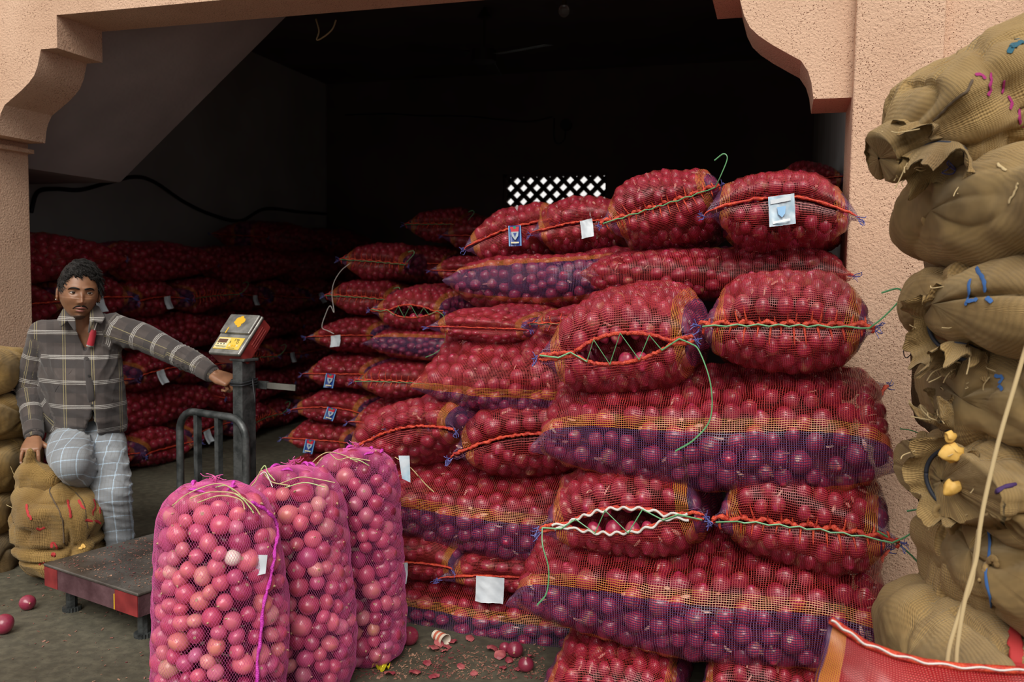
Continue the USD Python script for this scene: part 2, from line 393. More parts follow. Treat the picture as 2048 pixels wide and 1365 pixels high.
def checked(name, base, dark, lines, fine, rough=0.85):
    """Woven check cloth from the uv in metres. lines: (axis, period, offset, width, count, gap, colour)."""
    n = {'u': ('uvmap', {}), 's': ('separate_xyz', {}), 'g': ('geometry', {}), 'nz': ('noise_texture', dict(scale=9.0, detail=4)), 'r': ('rgb_ramp', {'ramp': [(0.35, dark), (0.65, base)]}),
         'p': ('principled_bsdf', dict(roughness=rough, specular_ior_level=0.2, sheen_weight=0.2)), 'nb': ('noise_texture', dict(scale=260.0, detail=2)), 'bp': ('bump', dict(strength=0.25, distance=0.002))}
    l = [('u.UV', 's.vector'), ('g.position', 'nz.vector'), ('nz.fac', 'r.fac'), ('g.position', 'nb.vector'), ('nb.fac', 'bp.height'), ('bp.normal', 'p.normal')]
    cur, i = 'r.color', 0
    for ax, per, off, wid, cnt, gap, col, amt in lines:
        for c in range(cnt):
            k = f'k{i}'
            n[k + 'a'] = ('math', dict(math_type='multiply_add', value2=1 / per, value3=off / per + c * gap / per + 10.0))
            n[k + 'f'] = ('math', dict(math_type='fraction'))
            n[k + 'l'] = ('math', dict(math_type='less_than', value2=wid / per))
            n[k + 'w'] = ('math', dict(math_type='multiply', value2=amt))
            n[k + 'm'] = ('mix_color', dict(b=col))
            l += [(f's.{ax}', k + 'a.value1'), (k + 'a.value', k + 'f.value1'), (k + 'f.value', k + 'l.value1'), (k + 'l.value', k + 'w.value1'), (k + 'w.value', k + 'm.fac'), (cur, k + 'm.a')]
            cur, i = k + 'm.result', i + 1
    l.append((cur, 'p.base_color'))
    return M(name, n, l)


checked('plaid_shirt', (0.090, 0.074, 0.068), (0.062, 0.050, 0.047),
        [('y', 0.107, 0.02, 0.034, 1, 0, (0.045, 0.040, 0.040), 0.75), ('x', 0.112, 0.03, 0.030, 1, 0, (0.050, 0.042, 0.040), 0.6),
         ('x', 0.112, 0.07, 0.0028, 2, 0.009, (0.33, 0.28, 0.14), 0.7), ('y', 0.107, 0.075, 0.0026, 3, 0.0065, (0.50, 0.48, 0.45), 0.8)], 0)
checked('check_trousers', (0.27, 0.29, 0.31), (0.19, 0.205, 0.225),
        [('x', 0.058, 0.0, 0.0042, 1, 0, (0.42, 0.54, 0.66), 0.7), ('y', 0.060, 0.01, 0.0042, 1, 0, (0.42, 0.54, 0.66), 0.7), ('x', 0.0145, 0.004, 0.002, 1, 0, (0.20, 0.195, 0.19), 0.5), ('y', 0.020, 0.0, 0.002, 1, 0, (0.20, 0.195, 0.19), 0.4)], 0)
M('skin', {'g': ('geometry', {}), 'n': ('noise_texture', dict(scale=22.0, detail=4)), 'r': ('rgb_ramp', {'ramp': [(0.35, (0.215, 0.098, 0.050)), (0.65, (0.29, 0.140, 0.075))]}),
           'p': ('principled_bsdf', dict(roughness=0.44, specular_ior_level=0.45, subsurface_weight=0.12, subsurface_scale=0.006))}, [('g.position', 'n.vector'), ('n.fac', 'r.fac'), ('r.color', 'p.base_color')])
plain('lip', (0.27, 0.095, 0.075), 0.4)
plain('hair_black', (0.010, 0.008, 0.007), 0.55, specular_ior_level=0.25)
plain('stubble', (0.075, 0.040, 0.025), 0.6)
plain('eye_white', (0.46, 0.42, 0.39), 0.2)
plain('iris_brown', (0.022, 0.012, 0.008), 0.12)
plain('nail', (0.46, 0.30, 0.24), 0.35)
plain('tube_red', (0.42, 0.03, 0.045), 0.35)
plain('silver', (0.75, 0.75, 0.75), 0.2, 0.9)

noisy('sack_chaff', (0.45, 0.13, 0.12), (0.66, 0.42, 0.34), 30, 0.6)
SHADED = [(0.0, (0.20, 0.012, 0.050)), (0.2, (0.34, 0.030, 0.085)), (0.4, (0.46, 0.065, 0.12)), (0.55, (0.26, 0.022, 0.095)), (0.7, (0.40, 0.05, 0.10)), (0.84, (0.50, 0.13, 0.15)), (0.94, (0.40, 0.10, 0.20)), (1.0, (0.48, 0.22, 0.13))]  # deeper reds: shade of the nearest pink sack put into the colour
onion_mat('shaded_onion', SHADED, 'oi.random')
onion_mat('heaped_onion', SHADED, 'g.random_per_island')

M('dry_leaf', {'g': ('geometry', {}), 'r': ('rgb_ramp', {'ramp': [(0, (0.34, 0.36, 0.10)), (0.6, (0.50, 0.42, 0.16)), (1, (0.42, 0.30, 0.10))]}), 'd': ('diffuse_bsdf', {}), 't': ('translucent_bsdf', {}), 'm': ('mix_closure', dict(fac=0.45))},
  [('g.random_per_island', 'r.fac'), ('r.color', 'd.color'), ('r.color', 't.color'), ('d.BSDF', 'm.closure1'), ('t.BSDF', 'm.closure2')], 'm.closure')
noisy('bark', (0.12, 0.08, 0.05), (0.22, 0.16, 0.10), 20, 0.9)

# ------------------------------------------------------------------ the building
def sfn(name, mesh, mat, parent=None, label=None, **k):
    return obj(name, mesh, mat, parent, label=label, kind='structure' if parent is None else None, **k)


XL, XR, YB, ZC = -5.1, 0.235, 5.9, 3.5
sfn('floor', box(-16, 14, -22, 9, -0.12, 0.0), 'floor_concrete', label='dusty grey-brown concrete floor strewn with onion skins')
BR = [(-0.28, 2.467), (-0.28, 2.32), (-0.186, 2.32), (-0.178, 2.29), (-0.165, 2.245), (-0.144, 2.204), (-0.112, 2.172), (-0.065, 2.138), (-0.004, 2.10), (0.033, 2.078), (0.058, 2.04), (0.071, 2.0), (0.08, 1.943), (0.21, 1.943), (0.21, 2.467)]
XC = -1.742


def slab_xz(poly, y0, y1):
    m = trimesh.creation.extrude_polygon(sg.Polygon(poly), y1 - y0)
    V = m.vertices.copy()
    m.vertices = np.stack([V[:, 0], y1 - V[:, 2], V[:, 1]], 1)
    return m


def flipfix(m):
    if m.is_volume and m.volume < 0:
        m.invert()
    return m


sfn('wall_front', box(0.482, 7.0, 0.0, 0.25, -0.02, 3.6), 'pink_plaster', label='pink roughcast shop front to the right of the doorway pillar')
sfn('wall_front', box(-12.0, 2 * XC - 0.482, 0.0, 0.25, -0.02, 3.6), 'pink_plaster', label='pink roughcast shop front beyond the pillar behind the man')
for sgn, lb in ((-1, 'above the man'), (1, 'beside the pillar with the jute sacks')):
    P = BR if sgn > 0 else [(2 * XC - x, z) for x, z in BR][::-1]
    sfn('trim', flipfix(slab_xz(P, 0.0, 0.28)), 'pink_plaster', smooth=25, label='stepped and curved pink bracket ' + lb)
sfn('trim', box(XC - 2.1, XC + 2.1, 0.0, 0.28, 2.467, 3.6), 'pink_plaster', label='pink roughcast beam over the shop opening')
for x0, x1, lb in ((0.205, 0.482, 'between the onion stack and the jute sacks'), (2 * XC - 0.482, 2 * XC - 0.205, 'behind the man')):
    sfn('trim', rbox(x1 - x0, 0.36, 3.62, 0.008).apply_translation([(x0 + x1) / 2, 0.12, 1.79]), 'pink_plaster', label='pink roughcast pillar ' + lb)
sfn('trim', box(-3.80, -3.655, -0.02, 0.30, 1.895, 1.915), 'pink_plaster', label='thin ledge under the bracket above the man')
sfn('wall_opposite', MX([box(-30, 30, -19.3, -19, 0, 7.5)]), 'grey_plaster', label='unseen wall across the yard that blocks low sky light')  # out of view behind the camera; keeps low sky light out of the shop
sfn('wall_left', box(XL - 0.2, XL, 0.25, YB, 0, ZC), 'white_plaster', label='grey plastered side wall behind the stacked sacks')
sfn('wall_right', box(XR, XR + 0.2, 0.30, YB, 0, ZC), 'white_plaster', label='pale whitewashed inner wall beside the pillar')
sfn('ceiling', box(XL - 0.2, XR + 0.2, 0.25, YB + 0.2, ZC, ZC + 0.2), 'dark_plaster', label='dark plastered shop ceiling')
WX0, WX1, WZ0, WZ1 = -2.955, -1.80, 1.72, 2.43
wb = [box(XL - 0.2, WX0, YB, YB + 0.2, 0, ZC), box(WX1, XR + 0.2, YB, YB + 0.2, 0, ZC), box(WX0, WX1, YB, YB + 0.2, 0, WZ0), box(WX0, WX1, YB, YB + 0.2, WZ1, ZC)]
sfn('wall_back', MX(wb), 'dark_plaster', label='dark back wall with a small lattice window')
# the lattice window: a cast frame with crossed bars
win = setd(xform('/World/window_1'), 'small diamond lattice window glowing in the dark back wall', None, None, 'structure')
yb = YB + 0.05
obj('window_frame', MX([box(WX0, WX1, yb, yb + 0.06, WZ0, WZ0 + 0.02), box(WX0, WX1, yb, yb + 0.06, WZ1 - 0.025, WZ1), box(WX0, WX0 + 0.03, yb, yb + 0.06, WZ0, WZ1), box(WX1 - 0.03, WX1, yb, yb + 0.06, WZ0, WZ1)]), 'dark_plaster', win)
rect = sg.box(WX0, WZ0, WX1, WZ1)
step = 0.148
for d in (-1, 1):
    k0 = WX0 - 2.0
    while k0 < WX1 + 1.5:
        ln = sg.LineString([(k0, WZ0 - 0.1), (k0 + d * 1.0, WZ0 + 0.9)]).buffer(0.0215, cap_style=2).intersection(rect)
        if ln.area > 0.003:
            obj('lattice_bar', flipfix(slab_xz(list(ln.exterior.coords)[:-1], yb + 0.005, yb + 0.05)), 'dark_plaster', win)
        k0 += step
# concrete stair rising over the left of the doorway
S0, S1 = atx(240, 365, -4.0), None
ys = S0[1]
S1 = aty(570, 35, ys)
sl = (S1[2] - S0[2]) / (S1[0] - S0[0])
xt = S0[0] + (ZC - S0[2]) / sl
yn = 0.29
prof = [(XL, S0[2]), (S0[0], S0[2]), (xt, ZC), (xt - 0.05, ZC + 0.01), (S0[0] - 0.05, S0[2] + 0.22), (XL, S0[2] + 0.22)]
sfn('staircase', flipfix(slab_xz(prof, yn, ys)), 'grey_plaster', smooth=False, label='grey underside of a concrete stair sloping up behind the beam')


# ------------------------------------------------------------------ red net onion sacks
SL, SW, ST = 1.02, 0.52, 0.285


def sack_base(seed, nu, nv, mouth, ear=0.05, arch=0.0):
    """The filled sack lying flat: mouth at -y. Returns (points nu x nv x 3, uv). mouth(c) = how far the net stops short of the seam at c in [-1, 1]."""
    # meridian from the far seam over the side to the mouth seam
    ph = np.linspace(-np.pi / 2, np.pi / 2, 1500)
    yy = np.sign(np.sin(ph)) * np.abs(np.sin(ph)) ** (2 / 5.0) * SL / 2
    tt = np.abs(np.cos(ph)) ** (2 / 2.5)
    arc = np.concatenate([[0], np.cumsum(np.hypot(np.diff(yy), np.diff(tt * ST / 2)))])
    total = arc[-1]
    th = np.linspace(0, 2 * np.pi, 1500)
    cx, cz = np.sign(np.cos(th)) * np.abs(np.cos(th)) ** (2 / 2.7), np.sign(np.sin(th)) * np.abs(np.sin(th)) ** (2 / 2.3)
    ca = np.concatenate([[0], np.cumsum(np.hypot(np.diff(cx * SW / 2), np.diff(cz * ST / 2)))])
    vj = np.arange(nv) / (nv - 1)
    cxj, czj = np.interp(vj * ca[-1], ca, cx), np.interp(vj * ca[-1], ca, cz)
    u = np.linspace(0, 1, nu)
    u = u + 0.0 * u
    P, UV = np.zeros((nu, nv, 3)), np.zeros((nu, nv, 2))
    for j in range(nv):
        m0 = mouth(cxj[j])
        s = m0 + u * (total - m0 - 0.004)
        y, t = np.interp(s, arc, yy), np.interp(s, arc, tt)
        wid = SW / 2 * (0.80 + 0.20 * np.clip(t, 0, 1) ** 0.6)
        e = np.exp(-(1 - abs(cxj[j])) / 0.16) * np.exp(-np.minimum(s, total - s) / 0.06)
        x = cxj[j] * wid + np.sign(cxj[j]) * e * ear * 1.3
        z = czj[j] * t * ST / 2 + np.sign(czj[j]) * min(1.0, 3 * abs(czj[j])) * e * 0.022 * np.clip(np.minimum(s, total - s) / 0.012, 0, 1)
        y = y + np.sign(y) * e * ear * 0.5 - np.sign(y) * 0.022 * np.exp(-(z / 0.035) ** 2) * np.exp(-np.minimum(s, total - s) / 0.05) * (1 - e)
        z = z + arch * (0.45 - (x / (SW / 2)) ** 2) * np.exp(-s / 0.10)
        P[:, j] = np.stack([x, y, z], 1)
        UV[:, j] = np.stack([s, np.full(nu, vj[j])], 1)
    n = meshkit.fbm(P.reshape(-1, 3) * 3.1 + seed * 7.3, 3, seed).reshape(nu, nv) - 0.5
    C = P * np.array([1, 0.25, 1.6])
    P = P + C * (n * 0.44)[..., None]
    b = meshkit.noise(np.stack([P[..., 1] * 2.2 + seed * 3.7, P[..., 0] * 0.8, 0 * P[..., 0]], -1), seed) - 0.5
    P[..., 2] += b * 0.04
    return P, UV


def grid_normals(P):
    du, dv = np.gradient(P, axis=0), np.gradient(P, axis=1)
    dv[:, 0] = dv[:, -1] = P[:, 1] - P[:, -2]
    N = np.cross(dv, du)
    ctr = P.mean((0, 1))
    L = np.linalg.norm(N, axis=-1, keepdims=True)
    N = N / np.maximum(L, 1e-9)
    if ((P - ctr) * N).sum() < 0:
        N = -N
    return N


def darts(P, N, rmin, rmax, gap, rng, tries=14000):
    """Onion centres and radii packed just under a surface grid."""
    A = np.linalg.norm(np.cross(np.gradient(P, axis=0), np.gradient(P, axis=1)), axis=-1).ravel()
    idx = rng.choice(len(A), tries, p=A / A.sum())
    pts, nn = P.reshape(-1, 3)[idx], N.reshape(-1, 3)[idx]
    r = rng.uniform(rmin, rmax, tries)
    cell, keep, C = {}, [], pts - nn * (r * 0.82)[:, None]
    h = 2 * rmax
    for k in range(tries):
        g = tuple((C[k] // h).astype(int))
        ok = True
        for dx in (-1, 0, 1):
            for dy in (-1, 0, 1):
                for dz in (-1, 0, 1):
                    for q in cell.get((g[0] + dx, g[1] + dy, g[2] + dz), ()):
                        if np.sum((C[q] - C[k]) ** 2) < ((r[q] + r[k]) * gap) ** 2:
                            ok = False
                            break
                    if not ok:
                        break
                if not ok:
                    break
            if not ok:
                break
        if ok:
            cell.setdefault(g, []).append(k)
            keep.append(k)
    return C[keep], r[keep], nn[keep]


ICO = {k: trimesh.creation.icosphere(k) for k in (1, 2)}


def onion_cluster(C, r, nn, rng, sub, cull=-0.25):
    """All onions of a sack in one mesh: slightly squat balls, each with a pointed neck, inner faces left out."""
    V0, F0 = ICO[sub].vertices, ICO[sub].faces
    z = V0[:, 2]
    V1 = V0 * np.stack([np.ones_like(z), np.ones_like(z), np.where(z > 0, 0.88 + 0.35 * np.clip(z - 0.75, 0, 1) * 3, 0.86)], 1)
    Vs, Fs, n = [], [], 0
    fc = V0[F0].mean(1)
    for c, rr, nv in zip(C, r, nn):
        q = rng.normal(size=4)
        Rm = trimesh.transformations.quaternion_matrix(q / np.linalg.norm(q))[:3, :3]
        keep = (fc @ Rm.T) @ nv > cull
        f = F0[keep]
        used, inv = np.unique(f, return_inverse=True)
        Vs.append((V1[used] @ Rm.T) * rr + c)
        Fs.append(inv.reshape(-1, 3) + n)
        n += len(used)
    return trimesh.Trimesh(np.vstack(Vs), np.vstack(Fs), process=False)


def drape(P, N, C, r, slack=0.005):
    """The net drawn over the onions: lifted where one bulges, sagging between."""
    tr = cKDTree(C)
    Q, n = P.reshape(-1, 3), N.reshape(-1, 3)
    d, k = tr.query(Q, 5)
    h = np.full(len(Q), -slack)
    for a in range(5):
        w = C[k[:, a]] - Q
        al = (w * n).sum(1)
        t2 = (w ** 2).sum(1) - al ** 2
        rr = r[k[:, a]]
        h = np.maximum(h, np.where(t2 < rr ** 2, al + np.sqrt(np.maximum(rr ** 2 - t2, 0)), -1))
    h = np.clip(h, -slack, 0.032).reshape(P.shape[:2])
    for _ in range(2):
        g = h.copy()
        g[1:-1] = (h[:-2] + h[2:] + 2 * h[1:-1]) / 4
        g[:, 1:-1] = (g[:, :-2] + g[:, 2:] + 2 * g[:, 1:-1]) / 4
        g[:, 0] = g[:, -1] = (g[:, 1] + g[:, -2]) / 2
        h = np.maximum(g, h - 0.0015)
    return P + N * (h + 0.0042)[..., None]


def seam_pts(P, rows=0, lo=-0.86, hi=0.86):
    """The mouth edge's upper and lower half, left to right."""
    E = P[rows]
    nv = len(E)
    half = nv // 2
    up, dn = E[:half + 1][::-1], E[half:]
    return up, dn


def tag_mesh(w, h, rng, bend=0.02):
    n = 9
    a, b = np.meshgrid(np.linspace(-0.5, 0.5, n), np.linspace(0, -1, n), indexing='xy')
    y = -bend * (b * b) * 1.2 - 0.006 * np.sin(a * 7 + rng.uniform(0, 6)) * (-b) - rng.normal(0, 0.0012, a.shape)
    V = np.stack([a * w, y, b * h], -1).reshape(-1, 3)
    m = quads(V, grid_faces(n, n))
    bk = m.copy()
    bk.vertices = bk.vertices + [0, 0.0007, 0]
    bk.invert()
    return trimesh.util.concatenate([m, bk]), (a, b, y)


def add_tag(p, kind, xo, rot, at_z, at_y, rng):
    """A sewn-in label hanging from the hem."""
    w, h = {'white': (0.072, 0.085), 'pale': (0.095, 0.098), 'big': (0.100, 0.108), 'blue': (0.074, 0.098)}[kind]
    w, h = w * rng.uniform(0.95, 1.1), h * rng.uniform(0.95, 1.1)
    m, _ = tag_mesh(w, h, rng, 0.012 if kind != 'white' else 0.025)
    X = TRS((xo, at_y - 0.014, at_z + 0.004), 0, 0, rot)
    m.apply_transform(X)
    t = obj('tag', m, {'white': 'white_tag', 'big': 'white_tag', 'pale': 'pale_blue_tag', 'blue': 'blue_print'}[kind], p, smooth=60, label={'white': 'blank white paper tag', 'big': 'large square white plastic tag', 'pale': 'pale blue printed packet tag', 'blue': 'blue printed tag with shield emblem'}[kind])

    def flat(poly, name, mat, lift=0.002):
        q = trimesh.creation.extrude_polygon(sg.Polygon(poly), 0.0006)
        V = q.vertices.copy()
        bb = V[:, 1]
        q.vertices = np.stack([V[:, 0] * w, -lift - V[:, 2] - (0.012 * bb * bb * 1.2) - 0.008 * (-bb), V[:, 1] * h], 1)
        q.apply_transform(X)
        obj(name, q, mat, t, smooth=False)
    if kind == 'blue':
        flat([(-0.5, 0), (-0.42, 0), (-0.40, -1), (-0.5, -1)], 'border', 'light_blue_print')
        flat([(0.44, 0), (0.5, 0), (0.5, -1), (0.42, -1)], 'border', 'light_blue_print')
        flat([(-0.36, -0.06), (0.36, -0.06), (0.30, -0.30), (-0.30, -0.30)], 'lettering', 'red_print', 0.0026)
        flat([(-0.12, -0.04), (0.12, -0.04), (0.09, -0.16), (-0.09, -0.16)], 'crest', 'green_print', 0.0034)
        flat([(-0.30, -0.30), (0.30, -0.30), (0.24, -0.52), (0.0, -0.72), (-0.24, -0.52)], 'emblem', 'grey_print', 0.0026)
        flat([(-0.14, -0.36), (0.14, -0.36), (0.0, -0.58)], 'emblem_centre', 'blue_print', 0.0036)
        flat([(-0.34, -0.80), (0.30, -0.80), (0.30, -0.87), (-0.34, -0.87)], 'caption_bar', 'cream_print', 0.0026)
    if kind == 'pale':
        flat([(-0.42, -0.12), (0.36, -0.08), (0.36, -0.22), (-0.42, -0.26)], 'fold_band', 'white_tag', 0.003)
        flat([(-0.18, -0.38), (0.16, -0.38), (0.12, -0.62), (0.0, -0.74), (-0.14, -0.62)], 'emblem', 'light_blue_print', 0.0026)
        flat([(-0.36, -0.84), (0.30, -0.80), (0.30, -0.88), (-0.36, -0.92)], 'fold_band', 'white_tag', 0.003)


def zigzag(up, dn, n, rng, lift=0.010):
    pts = []
    for k in range(n + 1):
        E = up if k % 2 == 0 else dn
        f = 0.07 + 0.86 * k / n + rng.uniform(-0.015, 0.015)
        i = f * (len(E) - 1)
        a = E[int(i)] * (1 - i % 1) + E[min(int(i) + 1, len(E) - 1)] * (i % 1)
        pts.append(a + [0, -lift, 0])
    return np.array(pts)


SACKDATA = {}


def build_sack(name, seed, close, tag=None, nu=120, nv=168, sub=2, arch=0.0, ear=0.05, vshift=0.0):
    """close: 'twine' (drawn shut with green twine), 'gape' (laced open mouth), 'lace' (white laced), 'hem' (sewn hem)."""
    rng = np.random.default_rng(seed)
    if close in ('gape', 'lace'):
        c0, hw, dp = (0.05, 0.72, 0.030) if close == 'gape' else (-0.05, 0.70, 0.030)
        mouth = lambda c: 0.004 + dp * max(0.0, 1 - ((c - c0) / hw) ** 2) ** 0.75
    else:
        mouth = lambda c: 0.004
    P0, _ = sack_base(seed, nu, nv, lambda c: 0.004, ear, arch)
    N0 = grid_normals(P0)
    C, r, nn = darts(P0[2:-2], N0[2:-2], 0.0215, 0.0325, 0.93, rng)
    ne = np.exp(-(SW / 2 * 0.8 - np.abs(C[:, 0])).clip(0) / 0.02) * (np.abs(C[:, 1]) > SL / 2 - 0.06)
    keep = ne < 0.5
    C, r, nn = C[keep], r[keep], nn[keep]
    P, UV = sack_base(seed, nu, nv, mouth, ear, arch)
    Pd = drape(P, grid_normals(P), C, r)
    p = proto(name)
    net = quads(Pd.reshape(-1, 3), grid_faces(nu, nv))
    UV = UV + [0, 0]
    UV[..., 1] += vshift
    obj('net_bag', net, 'red_net', p, smooth=True, uv=UV.reshape(-1, 2))
    obj('onions', onion_cluster(C, r, nn, rng, sub), 'sacked_onion', p, smooth=True, kind='stuff', label='red onions packed under the net')
    fl = []
    Nd = grid_normals(Pd)
    for k in range(170 if sub == 2 else 90):                          # scraps of dry skin caught under the netting
        i, j = int(rng.integers(3, nu - 3)), int(rng.integers(0, nv - 1))
        c, n0 = Pd[i, j] - Nd[i, j] * 0.003, Nd[i, j]
        t1 = np.cross(n0, rng.normal(size=3))
        t1 /= np.linalg.norm(t1)
        t2 = np.cross(n0, t1)
        L, Wd = rng.uniform(0.006, 0.017), rng.uniform(0.002, 0.006)
        q = np.array([c + t1 * L * a_ + t2 * Wd * b_ * (1 - 0.5 * a_ * a_) + n0 * (rng.normal(0, 0.0015) - 0.002 * a_ * a_) for a_ in (-1, 0, 1) for b_ in (-1, 1)])
        fl.append(trimesh.Trimesh(q, [[0, 2, 1], [1, 2, 3], [2, 4, 3], [3, 4, 5]], process=False))
    obj('skin_scraps', MX(fl), 'sack_chaff', p, smooth=False, kind='stuff')
    up, dn = seam_pts(Pd)
    tp = lambda n, r: r * np.clip(np.minimum(np.arange(n), np.arange(n)[::-1]) / 7.0, 0.25, 1)
    if close in ('gape', 'lace'):
        for E in (up, dn):
            obj('hem', tube(E + rng.normal(0, 0.0012, E.shape), tp(len(E), 0.0052), 6), 'red_hem', p, smooth=True)
    elif close == 'twine':
        w = up + [0, -0.003, 0]
        w = w + np.stack([0 * w[:, 0], 0 * w[:, 0], 0.005 * np.sin(w[:, 0] * 90)], 1)
        obj('hem', tube(w, tp(len(w), 0.0065) * (1 + 0.35 * np.sin(np.arange(len(w)) * 1.7)), 7), 'red_hem', p, smooth=True)
        for k in range(30):                                           # puckers drawn into the seam
            f = (k + rng.uniform(0.2, 0.8)) / 30
            i = int(f * (len(up) - 1))
            c = up[i]
            h = int(rng.integers(2, 6))
            col = nv // 2 - i if k % 2 else nv // 2 + i
            col = int(np.clip(col, 0, nv - 1))
            q = Pd[0:h + 1, col] + np.stack([0 * np.arange(h + 1), -0.0035 + 0 * np.arange(h + 1), 0 * np.arange(h + 1)], 1)
            obj('pucker', tube(catmull(q, 3), np.linspace(0.0048, 0.0012, 3 * h + 1), 5), 'red_hem', p, smooth=True)
    else:
        w = up + [0, -0.004, 0] + rng.normal(0, 0.0012, up.shape)
        obj('hem', tube(w, tp(len(w), 0.0075) * (1 + 0.22 * np.sin(np.arange(len(w)) * 0.9)), 7, flat=((0, 0, 1), 0.7)), 'red_hem', p, smooth=True)
    if close in ('gape', 'twine', 'lace'):
        z = zigzag(up, dn, {'gape': 11, 'twine': 15, 'lace': 9}[close], rng, 0.012 if close != 'twine' else 0.016)
        if close == 'twine':
            z[:, 2] += np.where(np.arange(len(z)) % 2, 0.007, -0.007)
        obj('twine', tube(z, 0.0022, 5), 'green_twine', p, label='green plastic twine')
        if close == 'lace':
            for E in (up, dn):
                wv = E + [0, -0.008, 0]
                wv = wv[len(wv) // 8: -len(wv) // 8]
                wv = wv + np.stack([0 * wv[:, 0], 0 * wv[:, 0], 0.004 * np.sin(np.arange(len(wv)) * 0.9)], 1)
                obj('white_cord', tube(wv, 0.0036, 6), 'white_twine', p, smooth=True)
        e = z[-1]
        if close == 'gape':
            tail = catmull([e, e + [0.03, -0.02, -0.02], e + [0.055, -0.04, -0.10], e + [0.04, -0.045, -0.18], e + [-0.02, -0.05, -0.225], e + [-0.09, -0.045, -0.25]], 8)
        elif close == 'twine':
            tail = catmull([e, e + [0.04, -0.03, 0.03], e + [0.085, -0.035, 0.075], e + [0.075, -0.03, 0.095], e + [0.03, -0.02, 0.085]], 8)
        else:
            e = z[0]
            tail = catmull([e, e + [0.0, -0.03, -0.04], e + [0.01, -0.04, -0.10], e + [-0.01, -0.045, -0.16], e + [-0.05, -0.045, -0.19]], 8)
        obj('twine', tube(tail, 0.0024, 5), 'green_twine', p)
    for s in (0, -1):                                                 # gathered purple ears
        e = up[s]
        rr = np.random.default_rng(seed + 5 + s)
        for k in range(7):
            d = np.array([np.sign(e[0]) * rr.uniform(0.005, 0.026), -rr.uniform(0.008, 0.03), rr.uniform(-0.025, 0.02)])
            obj('loose_thread', tube(catmull([e + rr.normal(0, 0.006, 3), e + d * 0.6 + rr.normal(0, 0.004, 3), e + d], 4), 0.0013, 4), 'blue_thread', p)
    if tag:
        for tk, xo, rot in tag:
            i = np.argmin(np.abs(up[:, 0] - xo))
            add_tag(p, tk, xo, rot, up[i, 2], up[i, 1] - 0.012, rng)
    return p


NEAR = dict(nu=120, nv=168, sub=2)
FAR = dict(nu=72, nv=96, sub=1)
PR = {
    'twine': build_sack('twine_sack', 11, 'twine', **NEAR),
    'twine2': build_sack('twine_sack_b', 12, 'twine', **NEAR),
    'gape': build_sack('gaping_sack', 13, 'gape', **NEAR),
    'lace': build_sack('laced_sack', 14, 'lace', **NEAR),
    'hem': build_sack('hemmed_sack', 15, 'hem', arch=0.05, **NEAR),
    'long': build_sack('sewn_sack', 17, 'hem', **NEAR),
    'pale': build_sack('pale_tag_sack', 16, 'hem', [('pale', -0.015, -8)], arch=0.06, **FAR),
    'white': build_sack('white_tag_sack', 18, 'hem', [('white', 0.06, -4)], arch=0.02, **FAR),
    'whitel': build_sack('white_tag_sack_b', 23, 'hem', [('white', -0.05, -6)], **FAR),
    'blue': build_sack('blue_tag_sack', 19, 'hem', [('blue', 0.04, 12)], arch=0.03, **FAR),
    'blue2': build_sack('blue_tag_sack_b', 20, 'hem', [('blue', -0.03, 6)], **FAR),
    'dim': build_sack('dim_sack', 21, 'hem', **FAR),
    'longred': build_sack('sewn_sack_b', 24, 'hem', vshift=-0.20, **NEAR),
    'longlow': build_sack('sewn_sack_c', 25, 'hem', vshift=-0.07, **NEAR),
    'dimlong': build_sack('dim_flank_sack', 26, 'hem', vshift=0.25, **FAR),
    'whitebig': build_sack('white_tag_sack_c', 27, 'hem', [('big', -0.075, 3)], **FAR),
    'dimtwine': build_sack('dim_twine_sack', 22, 'twine', **FAR),
}


def sack(pr, view, x0, x1, y0, y1, Y, label, yaw=0.0, roll=0.0, depth=None, tilt=0.0, group='red net onion sacks', far=False):
    """A sack whose near face stands at world y = Y and fills the given outline; view 'end' (mouth to the yard) or 'long' (flank to the yard)."""
    Yb = Y + 0.10
    cx, cy = (x0 + x1) / 2, (y0 + y1) / 2
    a, b = aty(x0, cy, Yb), aty(x1, cy, Yb)
    t, u = aty(cx, y0, Yb), aty(cx, y1, Yb)
    w, h, c = b[0] - a[0], t[2] - u[2], (a + b) / 2
    cz = (t[2] + u[2]) / 2
    if view == 'end':
        s = (w / (SW + 0.07), depth or 0.95, h / (ST + 0.01))
        loc = (c[0], Y + SL * s[1] / 2, cz)
        rz = yaw
    else:
        s = (depth or 0.95, w / (SL + 0.02), h / (ST + 0.01))
        loc = (c[0], Y + SW * s[0] / 2, cz)
        rz = 90 + yaw
    if view == 'end':
        X = TRS(loc, rz, 0, roll, s)
    else:
        X = TRS(loc, 0, 0, roll) @ TRS((0, 0, 0), rz, 0, tilt, s)
    return copy_of(PR[pr], 'onion_sack', label, 'sack', X, group)

# the front stack beside the pillar, five layers, flank and end layers in turn
YA = -0.88
sack('twine', 'end', 1068, 1385, 1292, 1500, YA, 'onion sack at the foot of the front stack, the left one', depth=0.80)
sack('twine2', 'end', 1388, 1705, 1296, 1500, YA, 'onion sack at the foot of the front stack, the right one', depth=0.80)
sack('long', 'long', 1032, 1788, 1092, 1312, YA, 'long red onion sack with purple band lying flank-on, second layer of the front stack', roll=0.3, tilt=-14)
sack('lace', 'end', 1086, 1422, 928, 1148, YA, 'onion sack with gaping mouth laced in white cord, middle layer of the front stack', depth=0.80, roll=-11)
sack('twine2', 'end', 1425, 1797, 932, 1155, YA, 'onion sack tied shut with green twine beside the white-laced sack', depth=0.80, roll=2)
sack('long', 'long', 1078, 1788, 752, 972, YA, 'long red onion sack with purple lower band lying flank-on, fourth layer of the front stack', roll=-1.5, tilt=-16)
